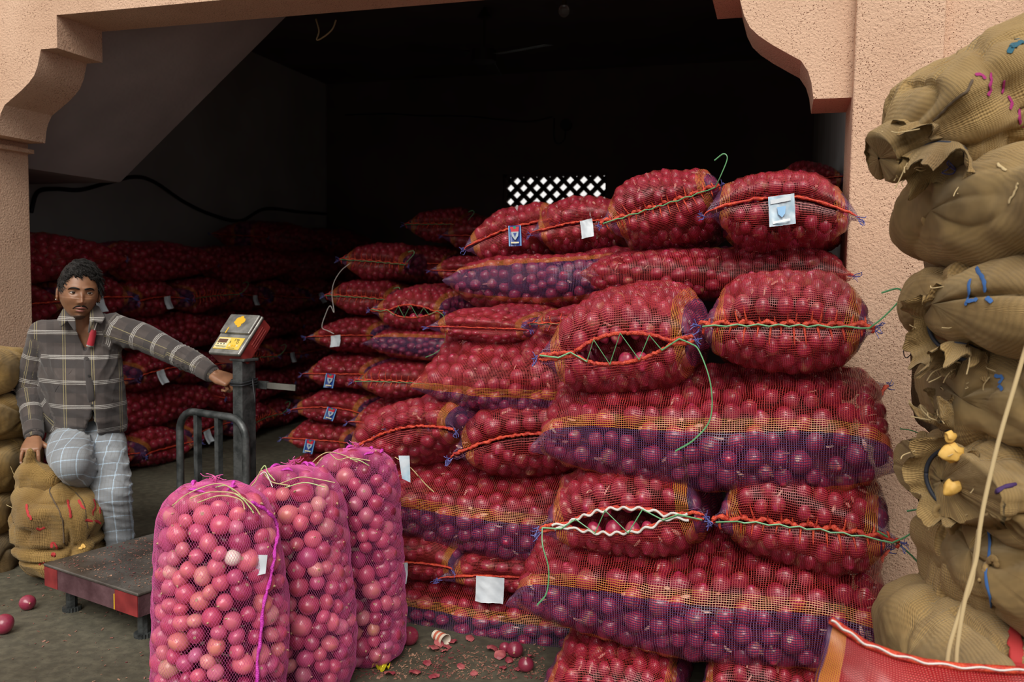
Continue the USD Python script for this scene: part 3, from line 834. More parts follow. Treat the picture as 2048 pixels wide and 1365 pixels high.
sack('gape', 'end', 1086, 1406, 565, 795, YA, 'onion sack with open mouth laced in green twine, top layer of the front stack', depth=0.80, roll=-9)
sack('twine', 'end', 1388, 1758, 548, 775, YA, 'onion sack sewn shut with green twine, top layer of the front stack beside the pillar', depth=0.80, roll=-1)

# the second stack to the left of it
YBk = -0.35
sack('long', 'long', 745, 1330, 1165, 1292, YBk, 'purple-banded onion sack on the floor at the bottom of the middle stack', tilt=-14)
sack('whitebig', 'end', 885, 1195, 1085, 1206, YBk, 'onion sack with square white tag low in the middle stack', roll=-4)
sack('whitel', 'end', 748, 938, 1064, 1178, YBk, 'onion sack with white tag just behind the rearmost pink net sack', roll=-3)
sack('long', 'long', 720, 1290, 938, 1102, YBk, 'orange and purple banded onion sack lying flank-on in the middle stack behind the pink sacks', roll=2, tilt=-22)
sack('hem', 'end', 902, 1235, 792, 975, YBk, 'onion sack with a hemmed seam in the middle stack, right of the purple-cornered one', roll=-8)
sack('hem', 'end', 716, 1005, 796, 950, YBk, 'onion sack with purple corner just above the rearmost pink net sack', roll=-16, yaw=-10)
sack('longlow', 'long', 842, 1330, 665, 815, YBk, 'long onion sack with glinting threads left of the green-laced open sack', roll=1, tilt=-20)
sack('dim', 'end', 880, 1082, 612, 692, YBk + 0.1, 'small flat onion sack under the broad purple-banded sack')
sack('dimtwine', 'end', 1072, 1290, 612, 692, YBk + 0.1, 'onion sack half hidden behind the green-laced open sack')
sack('long', 'long', 903, 1330, 508, 628, YBk + 0.62, 'onion sack with a broad purple band across its middle, under the blue-tagged sack', tilt=6, roll=-3)
sack('blue', 'end', 936, 1130, 400, 525, 0.42, 'onion sack with blue tag on top of the stack below the lattice window', roll=-17)
sack('white', 'end', 1068, 1262, 388, 518, 0.36, 'onion sack with white tag on top of the stack below the lattice window', roll=-8)

# on the pile behind the front stack
sack('longred', 'long', 1172, 1690, 486, 612, -0.12, 'long red onion sack behind the top of the front stack, under the two upper sacks', tilt=0)
sack('twine2', 'end', 1208, 1455, 336, 502, -0.12, 'onion sack with green twine seam, upper left of the pale-tagged sack', roll=-17)
sack('pale', 'end', 1418, 1728, 320, 500, -0.30, 'onion sack with a crumpled pale blue packet tag beside the pillar', roll=2)
sack('dim', 'end', 1560, 1692, 316, 400, 0.75, 'dark purple-cornered onion sack behind the pale-tagged sack')

# the left stepped pile inside the shop
YD = 1.7
for pr, x0, x1, y0, y1, lab, roll in (
        ('dim', 583, 745, 905, 968, 'dim onion sack at floor level behind the rearmost pink net sack', 0),
        ('blue2', 570, 722, 838, 912, 'onion sack with blue tag right above the rearmost pink net sack', 0),
        ('blue', 597, 746, 778, 850, 'blue-tagged onion sack, second lowest of the three in the stepped inner pile', 0),
        ('blue2', 610, 762, 706, 783, 'blue-tagged onion sack, highest of the three in the stepped inner pile', -2),
        ('whitel', 628, 772, 640, 710, 'onion sack with crumpled white tag in the stepped inner pile', -3),
        ('dimtwine', 668, 806, 558, 642, 'second sack from the top of the stepped inner pile, drawn shut with twine', 3),
        ('dimtwine', 697, 834, 486, 574, 'topmost sack of the stepped inner pile, trailing a long loose thread', 4)):
    sack(pr, 'end', x0, x1, y0, y1, YD, lab, roll=roll)
for pr, v, x0, x1, y0, y1, Y, lab in (
        ('gape', 'end', 756, 908, 566, 666, 1.15, 'dim onion sack with zigzag-laced gaping mouth beside the stepped pile'),
        ('long', 'long', 742, 1010, 658, 726, 1.15, 'dim purple-banded sack under the zigzag-laced gaping one'),
        ('dimtwine', 'end', 727, 890, 724, 808, 1.15, 'dim sack with purple corner under the purple-banded one'),
        ('blue2', 'end', 700, 880, 800, 885, 1.15, 'dark sack with a blue tag at its left, behind the purple-cornered sack'),
        ('dim', 'end', 690, 870, 880, 965, 1.15, 'dark onion sack hidden low behind the rearmost pink net sack'),
        ('dim', 'end', 690, 870, 960, 1050, 1.15, 'dark onion sack on the floor behind the rearmost pink net sack'),
        ('dim', 'end', 876, 1010, 508, 574, 1.3, 'dark sack wedged left of the broad purple-banded sack'),
        ('dim', 'end', 800, 915, 486, 566, 2.0, 'shadowed sack right of the topmost twine-shut sack'),
        ('dimtwine', 'end', 824, 952, 416, 494, 2.0, 'shadowed sack standing highest left of the blue-tagged top sack'),
        ('dim', 'end', 898, 1030, 428, 514, 1.9, 'shadowed sack close left of the blue-tagged top sack')):
    sack(pr, v, x0, x1, y0, y1, Y, lab)

# dark stack along the left wall: layers with ends out and layers lengthwise in turn
rngE = np.random.default_rng(5)
LN = ['bottom', 'second', 'third', 'fourth', 'fifth', 'top']
ON = ['first', 'second', 'third', 'fourth', 'fifth', 'sixth', 'seventh', 'eighth', 'ninth', 'tenth']
for la in range(6):
    zc = 0.125 + 0.25 * la
    if la % 2 == 0:
        for k in range(10):
            s = rngE.uniform(0.94, 1.04, 3)
            pr = {0: ['dim', 'white', 'dim', 'whitel', 'dimtwine'], 2: ['white', 'dim', 'whitel', 'dim', 'dimtwine'], 4: ['dim', 'whitel', 'white', 'dimtwine', 'white']}[la][k % 5]
            X = TRS((-4.0 - SL * 0.47 + rngE.uniform(-0.04, 0.05), 0.62 + 0.53 * k, zc), 90 + rngE.uniform(-4, 4), 0, rngE.uniform(-4, 4), s * [0.97, 0.95, 1.0])
            copy_of(PR[pr], 'onion_sack', f'shadowy sack end-on in the left wall stack, {LN[la]} layer, {ON[k]} from the doorway', 'sack', X, 'sacks stacked along the left wall')
    else:
        for k in range(5):
            s = rngE.uniform(0.95, 1.04, 3)
            X = TRS((-4.0 - 0.28 + rngE.uniform(-0.04, 0.03), 0.80 + 1.03 * k + (0.2 if la == 3 else 0), zc), rngE.uniform(-3, 3), 0, rngE.uniform(-5, 5), s)
            copy_of(PR['dimlong'], 'onion_sack', f'shadowy sack lengthwise in the left wall stack, {LN[la]} layer, {ON[k]} from the doorway', 'sack', X, 'sacks stacked along the left wall')
for k, y in enumerate((3.6, 4.65)):
    copy_of(PR['dimlong'], 'onion_sack', 'shadowy onion sack on top of the left wall stack, ' + ('nearer the doorway' if k == 0 else 'next to the back corner'), 'sack', TRS((-4.35, y, 1.62), 2, 0, 3), 'sacks stacked along the left wall')

q = np.array([aty(x, y, 1.66) for x, y in catmull(np.array([(700, 527), (682, 542), (668, 565), (664, 590), (668, 625), (660, 612), (650, 632), (644, 655), (656, 662), (668, 668)], float), 6)])
obj('loose_thread', tube(q, 0.0022, 5), 'white_twine', None, label='long pale thread dangling from the topmost sack of the stepped pile', cat='thread')


# ------------------------------------------------------------------ three upright pink net sacks and their onions
def make_onion(name, seed, squat, tall, mat='loose_onion'):
    rng = np.random.default_rng(seed)
    t = np.linspace(0, np.pi, 15)
    rr = np.sin(t) ** 0.92
    zz = -np.cos(t) * np.where(np.cos(t) > 0, squat, tall)
    zz = zz + 0.13 * np.clip((zz - tall * 0.84) / (tall * 0.16), 0, 1) ** 2
    na = 18
    a = np.arange(na) / na * 2 * np.pi
    rib = 1 + 0.012 * np.sin(a * 7 + seed) + 0.02 * np.sin(a * 2 + seed * 2)
    V = np.stack([rr[:, None] * np.cos(a) * rib, rr[:, None] * np.sin(a) * rib, np.repeat(zz[:, None], na, 1)], -1).reshape(-1, 3)
    b = quads(V, grid_faces(15, na, True))
    p = proto(name)
    obj('bulb', b, mat, p, smooth=True)
    top = zz[-1]
    q = np.array([[0, 0, top - 0.12], [0.02, 0.01, top + 0.02], [0.05 * rng.normal(), 0.05 * rng.normal(), top + 0.12]])
    obj('neck', tube(catmull(q, 3), np.linspace(0.15, 0.05, 7), 6), 'dry_neck', p, smooth=True)
    m = trimesh.creation.cylinder(0.17, 0.05, sections=9)
    m.apply_translation([0, 0, zz[0] + 0.012])
    obj('root_plate', m, 'onion_root', p)
    return p


ONI = [make_onion('red_onion_a', 1, 0.86, 0.90), make_onion('red_onion_b', 2, 0.78, 0.80), make_onion('red_onion_c', 3, 0.92, 1.04)]
SHADEDONI = [make_onion('deep_red_onion_a', 5, 0.86, 0.90, 'shaded_onion'), make_onion('deep_red_onion_b', 6, 0.78, 0.82, 'shaded_onion'), make_onion('deep_red_onion_c', 7, 0.92, 1.0, 'shaded_onion')]
DARKONI = make_onion('dark_red_onion', 4, 0.86, 0.92, 'dark_onion')


def pink_base(cx, cy, H, rx, ry, lean, seed, nu=72, nv=96):
    """Standing sack: closed bottom, bulging sides, rounded shoulders drawn up to a knot."""
    s = np.linspace(0, 1, nu)
    kz = np.array([0, 0.005, 0.03, 0.10, 0.3, 0.55, 0.8, 0.92, 0.985, 1.0, 1.01])
    kr = np.array([0.05, 0.62, 0.86, 0.97, 1.02, 1.0, 0.95, 0.80, 0.50, 0.20, 0.04])
    ka = np.concatenate([[0], np.cumsum(np.hypot(np.diff(kz * H), np.diff(kr * rx)))])
    ka /= ka[-1]
    from scipy.interpolate import PchipInterpolator
    z, r = PchipInterpolator(ka, kz)(s) * H, PchipInterpolator(ka, kr)(s)
    a = np.linspace(0, 2 * np.pi, nv)
    ca, sa = np.sign(np.cos(a)) * np.abs(np.cos(a)) ** 0.86, np.sign(np.sin(a)) * np.abs(np.sin(a)) ** 0.86
    P = np.stack([r[:, None] * rx * ca, r[:, None] * ry * sa, np.repeat(z[:, None], nv, 1)], -1)
    n = meshkit.fbm(np.stack([np.cos(a)[None] * 1.2 + 0 * z[:, None], np.sin(a)[None] * 1.2 + 0 * z[:, None], np.repeat(z[:, None] * 5, nv, 1)], -1) + seed * 5.1, 2, seed) - 0.5
    P[..., :2] *= (1 + 0.16 * n)[..., None]
    P[..., 0] += lean * (z / H)[:, None] ** 2
    P[..., 0] += 0.012 * np.sin(z / H * 5 + seed)[:, None]
    return P + np.array([cx, cy, 0.002])


def bilin(G, u, v):
    nu, nv = G.shape[:2]
    u, v = np.clip(u, 0, 1) * (nu - 1), (v % 1.0) * (nv - 1)
    i, j = np.minimum(u.astype(int), nu - 2), np.minimum(v.astype(int), nv - 2)
    fu, fv = (u - i)[..., None], (v - j)[..., None]
    return G[i, j] * (1 - fu) * (1 - fv) + G[i + 1, j] * fu * (1 - fv) + G[i, j + 1] * (1 - fu) * fv + G[i + 1, j + 1] * fu * fv


def curves(name, lines, width, mat, parent, label=None):
    c = UsdGeom.BasisCurves.Define(stage, numbered(path_of(parent), name))
    c.CreateTypeAttr('linear')
    c.CreatePointsAttr(Vt.Vec3fArray.FromNumpy(np.vstack(lines).astype(np.float32)))
    c.CreateCurveVertexCountsAttr(Vt.IntArray.FromNumpy(np.array([len(x) for x in lines], np.int32)))
    c.CreateWidthsAttr(Vt.FloatArray.FromNumpy(np.full(sum(len(x) for x in lines), width, np.float32)))
    c.SetWidthsInterpolation('vertex')
    UsdShade.MaterialBindingAPI.Apply(c.GetPrim()).Bind(UsdShade.Material.Get(stage, '/World/Looks/' + mat))
    return setd(c.GetPrim(), label)


def pix(p):
    d = np.asarray(p, float) - CAM
    z = d @ CF
    return np.stack([1024 + FPX * (d @ CR) / z, 682.5 - FPX * (d @ CU) / z], -1), z


def on_surface(P, N, path, lift=0.002):
    """Points of a surface under a drawn line (near side)."""
    Q, n = P.reshape(-1, 3), N.reshape(-1, 3)
    f = ((CAM - Q) * n).sum(1) > 0
    Q, n = Q[f], n[f]
    px, _ = pix(Q)
    k = cKDTree(px).query(np.asarray(path, float))[1]
    return Q[k] + n[k] * lift, n[k]


heapC, heapR, heapN, near = [], [], [], []
PINK = [  # pixel axis x, floor-contact depth z, half width, half depth, height, lean, seed, label
    (432, 2.46, 0.178, 0.150, 0.715, 0.012, 31, 'upright pink net sack of red onions nearest the camera, white tag on its seam'),
    (600, 2.74, 0.163, 0.140, 0.705, -0.012, 32, 'upright pink net sack of red onions, the middle one of three'),
    (713, 2.99, 0.164, 0.140, 0.715, 0.0, 33, 'upright pink net sack of red onions, rearmost of three, pale tag at its shoulder'),
]
PGRID = []
for bi, (bx, bz, rx, ry, H, lean, seed, lab) in enumerate(PINK):
    rng = np.random.default_rng(seed)
    base = at(bx, 1100, bz)
    P = pink_base(base[0], base[1], H, rx, ry, lean, seed)
    N = grid_normals(P)
    C, r, nn = darts(P[1:-3], N[1:-3], 0.0200, 0.0325, 0.82, rng, 40000)
    Pd = drape(P, N, C, r, 0.004)
    PGRID.append((Pd, grid_normals(Pd)))
    view = CAM - C
    face = (view * nn).sum(1) / np.linalg.norm(view, axis=1)
    px, _ = pix(C)
    vis = (face > 0.10) & (px[:, 1] < 1362)
    if bi == 1:
        vis &= ~((px[:, 0] < 548) & (px[:, 1] > 1012))
    if bi == 2:
        vis &= ~((px[:, 0] < 692) & (px[:, 1] > 975))
    for k in np.where(vis)[0]:
        near.append((bi, C[k], r[k], nn[k], np.hypot(*(px[k] - [430, 1180]))))
    heapC.append(C[~vis]); heapR.append(r[~vis]); heapN.append(nn[~vis])
    Pi = P.copy()
    ctr = P.mean((0, 1))
    Pi = ctr + (P - ctr) * np.array([0.66, 0.60, 0.88])
    C2, r2, n2 = darts(Pi[2:-3], N[2:-3], 0.022, 0.034, 0.9, rng, 5000)
    heapC.append(C2); heapR.append(r2); heapN.append(n2)
    t = thing('pink_net_sack', lab, 'sack', None, 'upright pink net sacks')
    lines = []
    nt, npt = 132, 62
    uu = np.linspace(0.0, 1.0, npt)
    for k in range(nt):
        for d in (1, -1):
            vv = k / nt + d * 0.55 * uu
            lines.append(bilin(Pd, uu, vv))
    curves('netting', lines, 0.00062, 'pink_thread', t)
    top = Pd[-1].mean(0)
    tw = []
    for k in range(14):                                                # the gathered mouth above the knot
        a = rng.uniform(0, 2 * np.pi)
        e = np.array([np.cos(a) * rng.uniform(0.01, 0.05), np.sin(a) * rng.uniform(0.01, 0.04), rng.uniform(0.004, 0.026)])
        tw.append(catmull([top - [0, 0, 0.012], top + [0, 0, 0.012], top + e * 0.6 + rng.normal(0, 0.003, 3), top + e], 5))
    curves('net_tuft', tw, 0.0022, 'pink_thread', t)
    for k in range(4):                                                 # slack folds of net on the shoulders
        a = rng.uniform(0, 2 * np.pi)
        vv = (a / (2 * np.pi)) + np.linspace(0, 0.10, 7)
        q = bilin(Pd, np.full(7, 0.955 - 0.012 * k), vv) + np.stack([0 * vv, 0 * vv, 0.006 * np.sin(np.linspace(0, np.pi, 7))], -1)
        obj('net_fold', tube(catmull(q, 4), 0.0015 + 0.0045 * np.sin(np.linspace(0, np.pi, 25)), 7, flat=((0.2, -0.5, 1), 0.5)), 'pink_cord', t, smooth=True)

TW = {0: [('straw_twine', [(345, 1012), (378, 987), (432, 968), (468, 980), (492, 1003)]), ('straw_twine', [(380, 998), (420, 985), (470, 988), (505, 1010), (520, 1030)]), ('lime_twine', [(470, 988), (487, 1000), (500, 1016), (508, 1028)]), ('straw_twine', [(395, 1006), (440, 992), (480, 1000), (490, 1020)]), ('lime_twine', [(432, 975), (452, 972), (470, 984)])],
      1: [('straw_twine', [(490, 985), (510, 965), (522, 942), (530, 950), (545, 965), (580, 972)]), ('lime_twine', [(522, 940), (530, 932), (536, 946), (550, 962)]), ('white_twine', [(520, 950), (530, 945), (538, 958), (545, 975)]), ('straw_twine', [(560, 968), (600, 955), (640, 960), (670, 966)]), ('lime_twine', [(570, 976), (610, 966), (650, 975)])],
      2: [('straw_twine', [(620, 930), (640, 912), (660, 905), (690, 912), (715, 925)]), ('straw_twine', [(624, 960), (630, 935), (645, 915)]), ('lime_twine', [(700, 918), (720, 922), (738, 932)]), ('straw_twine', [(660, 908), (676, 920), (700, 916), (740, 922)]), ('straw_twine', [(790, 915), (820, 935), (850, 968), (868, 985)])]}
sacks_p = [stage.GetPrimAtPath(p) for p in ('/World/pink_net_sack', '/World/pink_net_sack_001', '/World/pink_net_sack_002')]
for bi in range(3):
    Pd, Nd = PGRID[bi]
    for mt, path in TW[bi]:
        q, n = on_surface(Pd, Nd, catmull(np.array(path, float), 6), 0.006)
        zc = (q - CAM) @ CF
        q = np.array([at(x, y, z) for (x, y), z in zip(catmull(np.array(path, float), 6), np.minimum(zc, np.median(zc)) - 0.012)])
        obj('twine', tube(q, 0.0018, 5), mt, sacks_p[bi])
Pd, Nd = PGRID[0]
seam = catmull(np.array([(500, 1006), (530, 1022), (550, 1050), (549, 1100), (541, 1150), (528, 1200), (520, 1280), (512, 1365), (508, 1420)], float), 8)
q, n = on_surface(Pd, Nd, seam, 0.004)
obj('side_seam', tube(np.vstack([q[:1], (q[:-2] + q[1:-1] + q[2:]) / 3, q[-1:]]), 0.0048 + 0.0012 * np.sin(np.arange(len(q)) * 1.3), 7), 'pink_cord', sacks_p[0], smooth=True, label='knotted magenta seam')
rngt = np.random.default_rng(77)


def paper(parent, corners, z, mat, label, bend=0.006, name='tag'):
    """A paper tag from its four corners (TL, TR, BR, BL) at a depth, bent and with thickness."""
    n = 8
    a, b = np.meshgrid(np.linspace(0, 1, n), np.linspace(0, 1, n))
    c = [np.array(k, float) for k in corners]
    uv = (1 - a)[..., None] * ((1 - b)[..., None] * c[0] + b[..., None] * c[3]) + a[..., None] * ((1 - b)[..., None] * c[1] + b[..., None] * c[2])
    V = np.array([at(x, y, z - bend * (math.sin(p * 3.1) * q + 0.3 * math.sin(q * 5 + p * 2))) for (x, y), p, q in zip(uv.reshape(-1, 2), a.ravel(), b.ravel())])
    V2 = V + CF * 0.0008
    F = grid_faces(n, n)
    m = quads(V, F)
    m2 = quads(V2, F)
    m2.invert()
    return obj(name, trimesh.util.concatenate([m, m2]), mat, parent, smooth=60, label=label)


zt = ((q[len(q) // 2] - CAM) @ CF) - 0.035
paper(sacks_p[0], [(502, 1110), (535, 1111), (531, 1148), (493, 1157)], zt, 'white_tag', 'blank white paper tag')
paper(sacks_p[2], [(797, 912), (819, 912), (821, 966), (804, 958)], 2.93, 'pale_blue_tag', 'pale blue tag')

near.sort(key=lambda e: e[4])
wl = np.argmin([np.hypot(*(pix(e[1])[0] - [511, 1166])) if e[0] == 0 else 1e9 for e in near])
wpos = np.argmin([np.hypot(*(pix(e[1])[0] - [476, 1118])) if e[0] == 0 else 1e9 for e in near])
rngo = np.random.default_rng(99)
WHERE = ['red onion in the pink net sack nearest the camera', 'red onion in the middle pink net sack', 'red onion in the rearmost pink net sack']
for k, (bi, c, rr, nv, _) in enumerate(near):
    if k < 292 or k == wpos:
        qn = rngo.normal(size=4)
        R4 = trimesh.transformations.quaternion_matrix(qn / np.linalg.norm(qn))
        s = rr / 0.95
        X = trimesh.transformations.translation_matrix(c) @ R4 @ np.diag([s * rngo.uniform(0.94, 1.06), s * rngo.uniform(0.94, 1.06), s, 1])
        if k == wpos:
            o = thing('white_onion', 'peeled white onion in the pink net sack nearest the camera', 'onion', X)
            t = np.linspace(0, np.pi, 15)
            na = 18
            a = np.arange(na) / na * 2 * np.pi
            zz = -np.cos(t) * 0.95 + 0.15 * np.clip((-np.cos(t) - 0.75) / 0.25, 0, 1) ** 2
            V = np.stack([np.sin(t)[:, None] * np.cos(a), np.sin(t)[:, None] * np.sin(a), np.repeat(zz[:, None], na, 1)], -1).reshape(-1, 3)
            obj('bulb', quads(V, grid_faces(15, na, True)), 'white_onion', o, smooth=True)
            continue
        fz, pxk = c[2] / 0.7, pix(c)[0][0] - (432, 600, 713)[bi]
        wh = ('lower', 'middle', 'upper')[int(np.clip(fz * 3, 0, 2))] + (' left' if pxk < -38 else ' right' if pxk > 38 else ' centre')
        copy_of((ONI if bi == 0 or (bi == 1 and rngo.uniform() < 0.35) else SHADEDONI)[int(rngo.integers(3))], 'red_onion', WHERE[bi].replace(' in the', f' at the {wh} of the'), 'onion', X, WHERE[bi].replace('red onion in', f'red onions, {wh}, in'))
    else:
        heapC.append(c[None]); heapR.append(np.array([rr])); heapN.append(nv[None])
hm = onion_cluster(np.vstack(heapC), np.concatenate(heapR), np.vstack(heapN), np.random.default_rng(8), 1, -2)
obj('onion_heap', hm, 'heaped_onion', None, smooth=True, label='the further red onions packed inside the three pink net sacks', cat='onions', kind='stuff')


# ------------------------------------------------------------------ jute sacks
def jute(label, c, half, roll=0.0, yaw=0.0, seed=0, mat='jute', fold=0.03, exps=(2.6, 2.4), neck=None, nu=90, nv=110, standing=False, creases=5.0, name='jute_sack', group='jute sacks'):
    """A bulging jute sack: long axis e1 (horizontal unless standing), folds and lumps as real relief."""
    ang = math.radians(yaw)
    e1 = np.array([math.cos(ang), math.sin(ang), 0.0])
    e3 = np.array([-math.sin(ang), math.cos(ang), 0.0])
    e2 = np.array([0, 0, 1.0])
    r = math.radians(roll)
    e1, e2 = e1 * math.cos(r) + e2 * math.sin(r), e2 * math.cos(r) - e1 * math.sin(r)
    if standing:
        e1, e2 = e2, -e1
    ph = np.linspace(-np.pi / 2, np.pi / 2, nu)
    xx = np.sign(np.sin(ph)) * np.abs(np.sin(ph)) ** (2 / 3.6)
    tt = np.abs(np.cos(ph)) ** (2 / 2.6)
    if neck:
        tt = np.where(xx < -0.70, np.maximum(tt * 0 + neck, tt * (1 - (1 - neck) * np.clip((-0.70 - xx) / 0.22, 0, 1) ** 1.3)), tt)
        tt[0] = 0.02
        tt[-1] = 0.0
    th = np.linspace(0, 2 * np.pi, nv)
    c2, c3 = np.sign(np.cos(th)) * np.abs(np.cos(th)) ** (2 / exps[0]), np.sign(np.sin(th)) * np.abs(np.sin(th)) ** (2 / exps[1])
    L = np.stack([np.repeat(xx[:, None], nv, 1) * half[0], tt[:, None] * c2 * half[1], tt[:, None] * c3 * half[2]], -1)
    P = np.asarray(c, float) + L[..., :1] * e1 + L[..., 1:2] * e2 + L[..., 2:] * e3
    N = grid_normals(P)
    s0 = seed * 3.17
    lump = meshkit.fbm(L * 6.0 + s0, 3, seed) - 0.5
    warp = meshkit.noise(L * 5.0 + s0 + 9, seed + 3) * 0.9
    rd = meshkit.noise(np.stack([L[..., 0] * creases * 2.2 + warp * 1.4, th[None] * 0.8 + 0 * L[..., 0], warp], -1) + s0, seed + 1)
    ridge = 1 - np.abs(2 * rd - 1)
    rd2 = meshkit.noise(np.stack([L[..., 0] * 3.0, np.cos(th)[None] * 3.2 + warp, np.sin(th)[None] * 3.2 + 0 * warp], -1) + s0, seed + 2)
    ridge2 = 1 - np.abs(2 * rd2 - 1)
    damp = np.clip(tt, 0, 1)[:, None] ** 0.5
    fine = meshkit.noise(L * 30 + s0, seed + 6) - 0.5
    P = P + N * ((0.11 * half[1] / 0.13 * lump * 0.6 - fold * ridge ** 7 - fold * 0.7 * ridge2 ** 8 * np.clip(1.25 - np.abs(xx[:, None]), 0, 1) * (0.3 if neck is None else 1) + 0.006 * fine) * damp)[..., None] 
    P[:, -1] = P[:, 0]
    UV = np.stack([np.repeat((xx * half[0])[:, None], nv, 1), np.repeat((th * (half[1] + half[2]) / 2)[None], nu, 0)], -1)
    t = thing(name, label, 'sack', None, group)
    obj('sack_cloth', quads(P.reshape(-1, 3), grid_faces(nu, nv)), mat, t, smooth=True, uv=UV.reshape(-1, 2))
    return t, P, grid_normals(P), (e1, e2, e3)


def frill(t, c, axis, r0, r1, length, seed, mat='jute', squash=0.7):
    """The ragged, ruffled cloth of a tied sack mouth, opening along axis."""
    rng = np.random.default_rng(seed)
    axis = np.asarray(axis, float) / np.linalg.norm(axis)
    a = np.cross(axis, [0, 0, 1.0])
    a /= np.linalg.norm(a)
    b = np.cross(a, axis)
    nu, nv = 12, 72
    th = np.linspace(0, 2 * np.pi, nv)
    s = np.linspace(0, 1, nu)
    k1, k2, k3 = rng.uniform(0, 6, 3)
    ruf = 0.30 * np.sin(th * 5 + k1) + 0.22 * np.sin(th * 9 + k2) + 0.15 * np.sin(th * 14 + k3)
    rim = 1 + 0.35 * np.sin(th * 3 + k2) + 0.25 * np.sin(th * 7 + k3)
    R = r0 + (r1 - r0) * s[:, None] ** 0.8 * (1 + ruf * s[:, None])
    Lz = length * s[:, None] * rim
    P = np.asarray(c) + Lz[..., None] * axis + (R * np.cos(th))[..., None] * a + (R * np.sin(th) * squash)[..., None] * b
    P += (meshkit.noise(P * 45, seed)[..., None] - 0.5) * 0.02 * s[:, None, None]
    P[:, -1] = P[:, 0]
    F = grid_faces(nu, nv)
    N = grid_normals(P)
    m, m2 = quads(P.reshape(-1, 3), F), quads((P + N * 0.002).reshape(-1, 3), F)
    m2.invert()
    UV = np.stack([np.repeat((s * length)[:, None], nv, 1), np.repeat((th * r1)[None], nu, 0)], -1).reshape(-1, 2)
    obj('ragged_mouth', MX([m, m2]), mat, t, smooth=True, uv=np.vstack([UV, UV]))
    for k in range(9):
        j = rng.integers(nv)
        q = P[-1, j]
        d = axis * rng.uniform(0.005, 0.03) + rng.normal(0, 0.012, 3)
        obj('frayed_thread', tube(catmull([q - d * 0.3, q + d * 0.5 + rng.normal(0, 0.004, 3), q + d], 3), 0.0012, 4), 'rope_cream', t)
    obj('binding', tube(np.asarray(c) + 0.006 * axis + (r0 * 1.05) * (np.cos(th)[:, None] * a + squash * np.sin(th)[:, None] * b), 0.005, 6), 'dark_thread', t, smooth=True)


def stroke(t, P, N, path, w, mat, name='paint_mark', label=None, lift=0.002):
    q, n = on_surface(P, N, catmull(np.array(path, float), 6), lift)
    q = np.vstack([q[:1], (q[:-2] + q[1:-1] * 2 + q[2:]) / 4, q[-1:]])
    obj(name, tube(q, w / 2 * (0.75 + 0.35 * np.sin(np.arange(len(q)) * 2.1) ** 2), 8, flat=(n.mean(0), 0.07 if mat.startswith('paint') else 0.4)), mat, t, smooth=True, label=label)


def jz(px, py, z):
    return at(px, py, z)


vy = math.degrees(math.atan2(CR[1], CR[0]))
# tall pile of jute sacks to the right, in front of the shop front
t, P, N, ex = jute('jute sack with teal and magenta paint marks, topmost of the right-hand pile', jz(2085, 150, 1.95), (0.40, 0.145, 0.22), roll=28, yaw=vy, seed=1, neck=0.36)
frill(t, jz(1868, 262, 1.90), jz(1830, 285, 1.90) - jz(1868, 262, 1.90), 0.040, 0.075, 0.060, 3)
frill(t, jz(1890, 300, 1.86), jz(1868, 350, 1.85) - jz(1890, 300, 1.86), 0.045, 0.080, 0.062, 4)
for pth in ([(2048, 62), (2030, 68), (2012, 82)], [(2048, 84), (2030, 92), (2020, 103)], [(2040, 70), (2022, 90)]):
    stroke(t, P, N, pth, 0.012, 'paint_teal')
for pth in ([(1982, 150), (1980, 175), (1975, 195)], [(2004, 165), (2003, 188)], [(2019, 195), (2022, 215)], [(1950, 148), (1972, 158)], [(2040, 222), (2046, 255)]):
    stroke(t, P, N, pth, 0.008, 'paint_magenta')
for pth in ([(1945, 160), (1925, 190), (1895, 215), (1870, 240)],):
    stroke(t, P, N, pth, 0.006, 'seam_thread', 'mouth_seam')
t, P, N, ex = jute('big round smooth jute sack, second from the top of the right-hand pile', jz(2075, 425, 1.92), (0.235, 0.138, 0.40), yaw=vy, seed=2, fold=0.012, exps=(2.2, 2.2))
obj('tied_corner', to_tri(m3.Manifold.batch_hull([m3.Manifold.sphere(0.03, 10).translate(list(jz(1885, 420, 1.98))), m3.Manifold.sphere(0.012, 8).translate(list(jz(1853, 440, 1.96))), m3.Manifold.sphere(0.02, 8).translate(list(jz(1880, 480, 1.98)))])), 'jute', t, smooth=True, uv=None)
for q in ([(2000, 375), (2012, 350), (2020, 335)], [(1978, 300), (1990, 312)]):
    stroke(t, P, N, [(x + 20, y + 30) for x, y in q], 0.006, 'rope_cream', 'loose_fibre')
t, P, N, ex = jute('jute sack with a blue painted bracket mark, third from the top of the right-hand pile', jz(2090, 612, 1.90), (0.245, 0.112, 0.34), yaw=vy, seed=3, fold=0.035)
frill(t, jz(1905, 655, 1.92), jz(1868, 665, 1.90) - jz(1905, 655, 1.92), 0.055, 0.095, 0.05, 5, squash=0.9)
frill(t, jz(1925, 700, 1.86), jz(1905, 740, 1.84) - jz(1925, 700, 1.86), 0.035, 0.06, 0.05, 6)
for pth in ([(1953, 538), (1968, 560), (1972, 585)], [(1942, 560), (1938, 590), (1932, 612)], [(1935, 605), (1955, 600)], [(1972, 598), (1982, 604)]):
    stroke(t, P, N, pth, 0.010, 'paint_blue')
t, P, N, ex = jute('jute sack with small blue dabs bulging at mid height of the right-hand pile', jz(2085, 800, 1.86), (0.172, 0.128, 0.36), yaw=vy, seed=4, fold=0.045, exps=(2.3, 2.3))
for pth in ([(1990, 752), (2005, 756), (2000, 768)], [(1997, 772), (2003, 782)]):
    stroke(t, P, N, pth, 0.008, 'paint_blue')
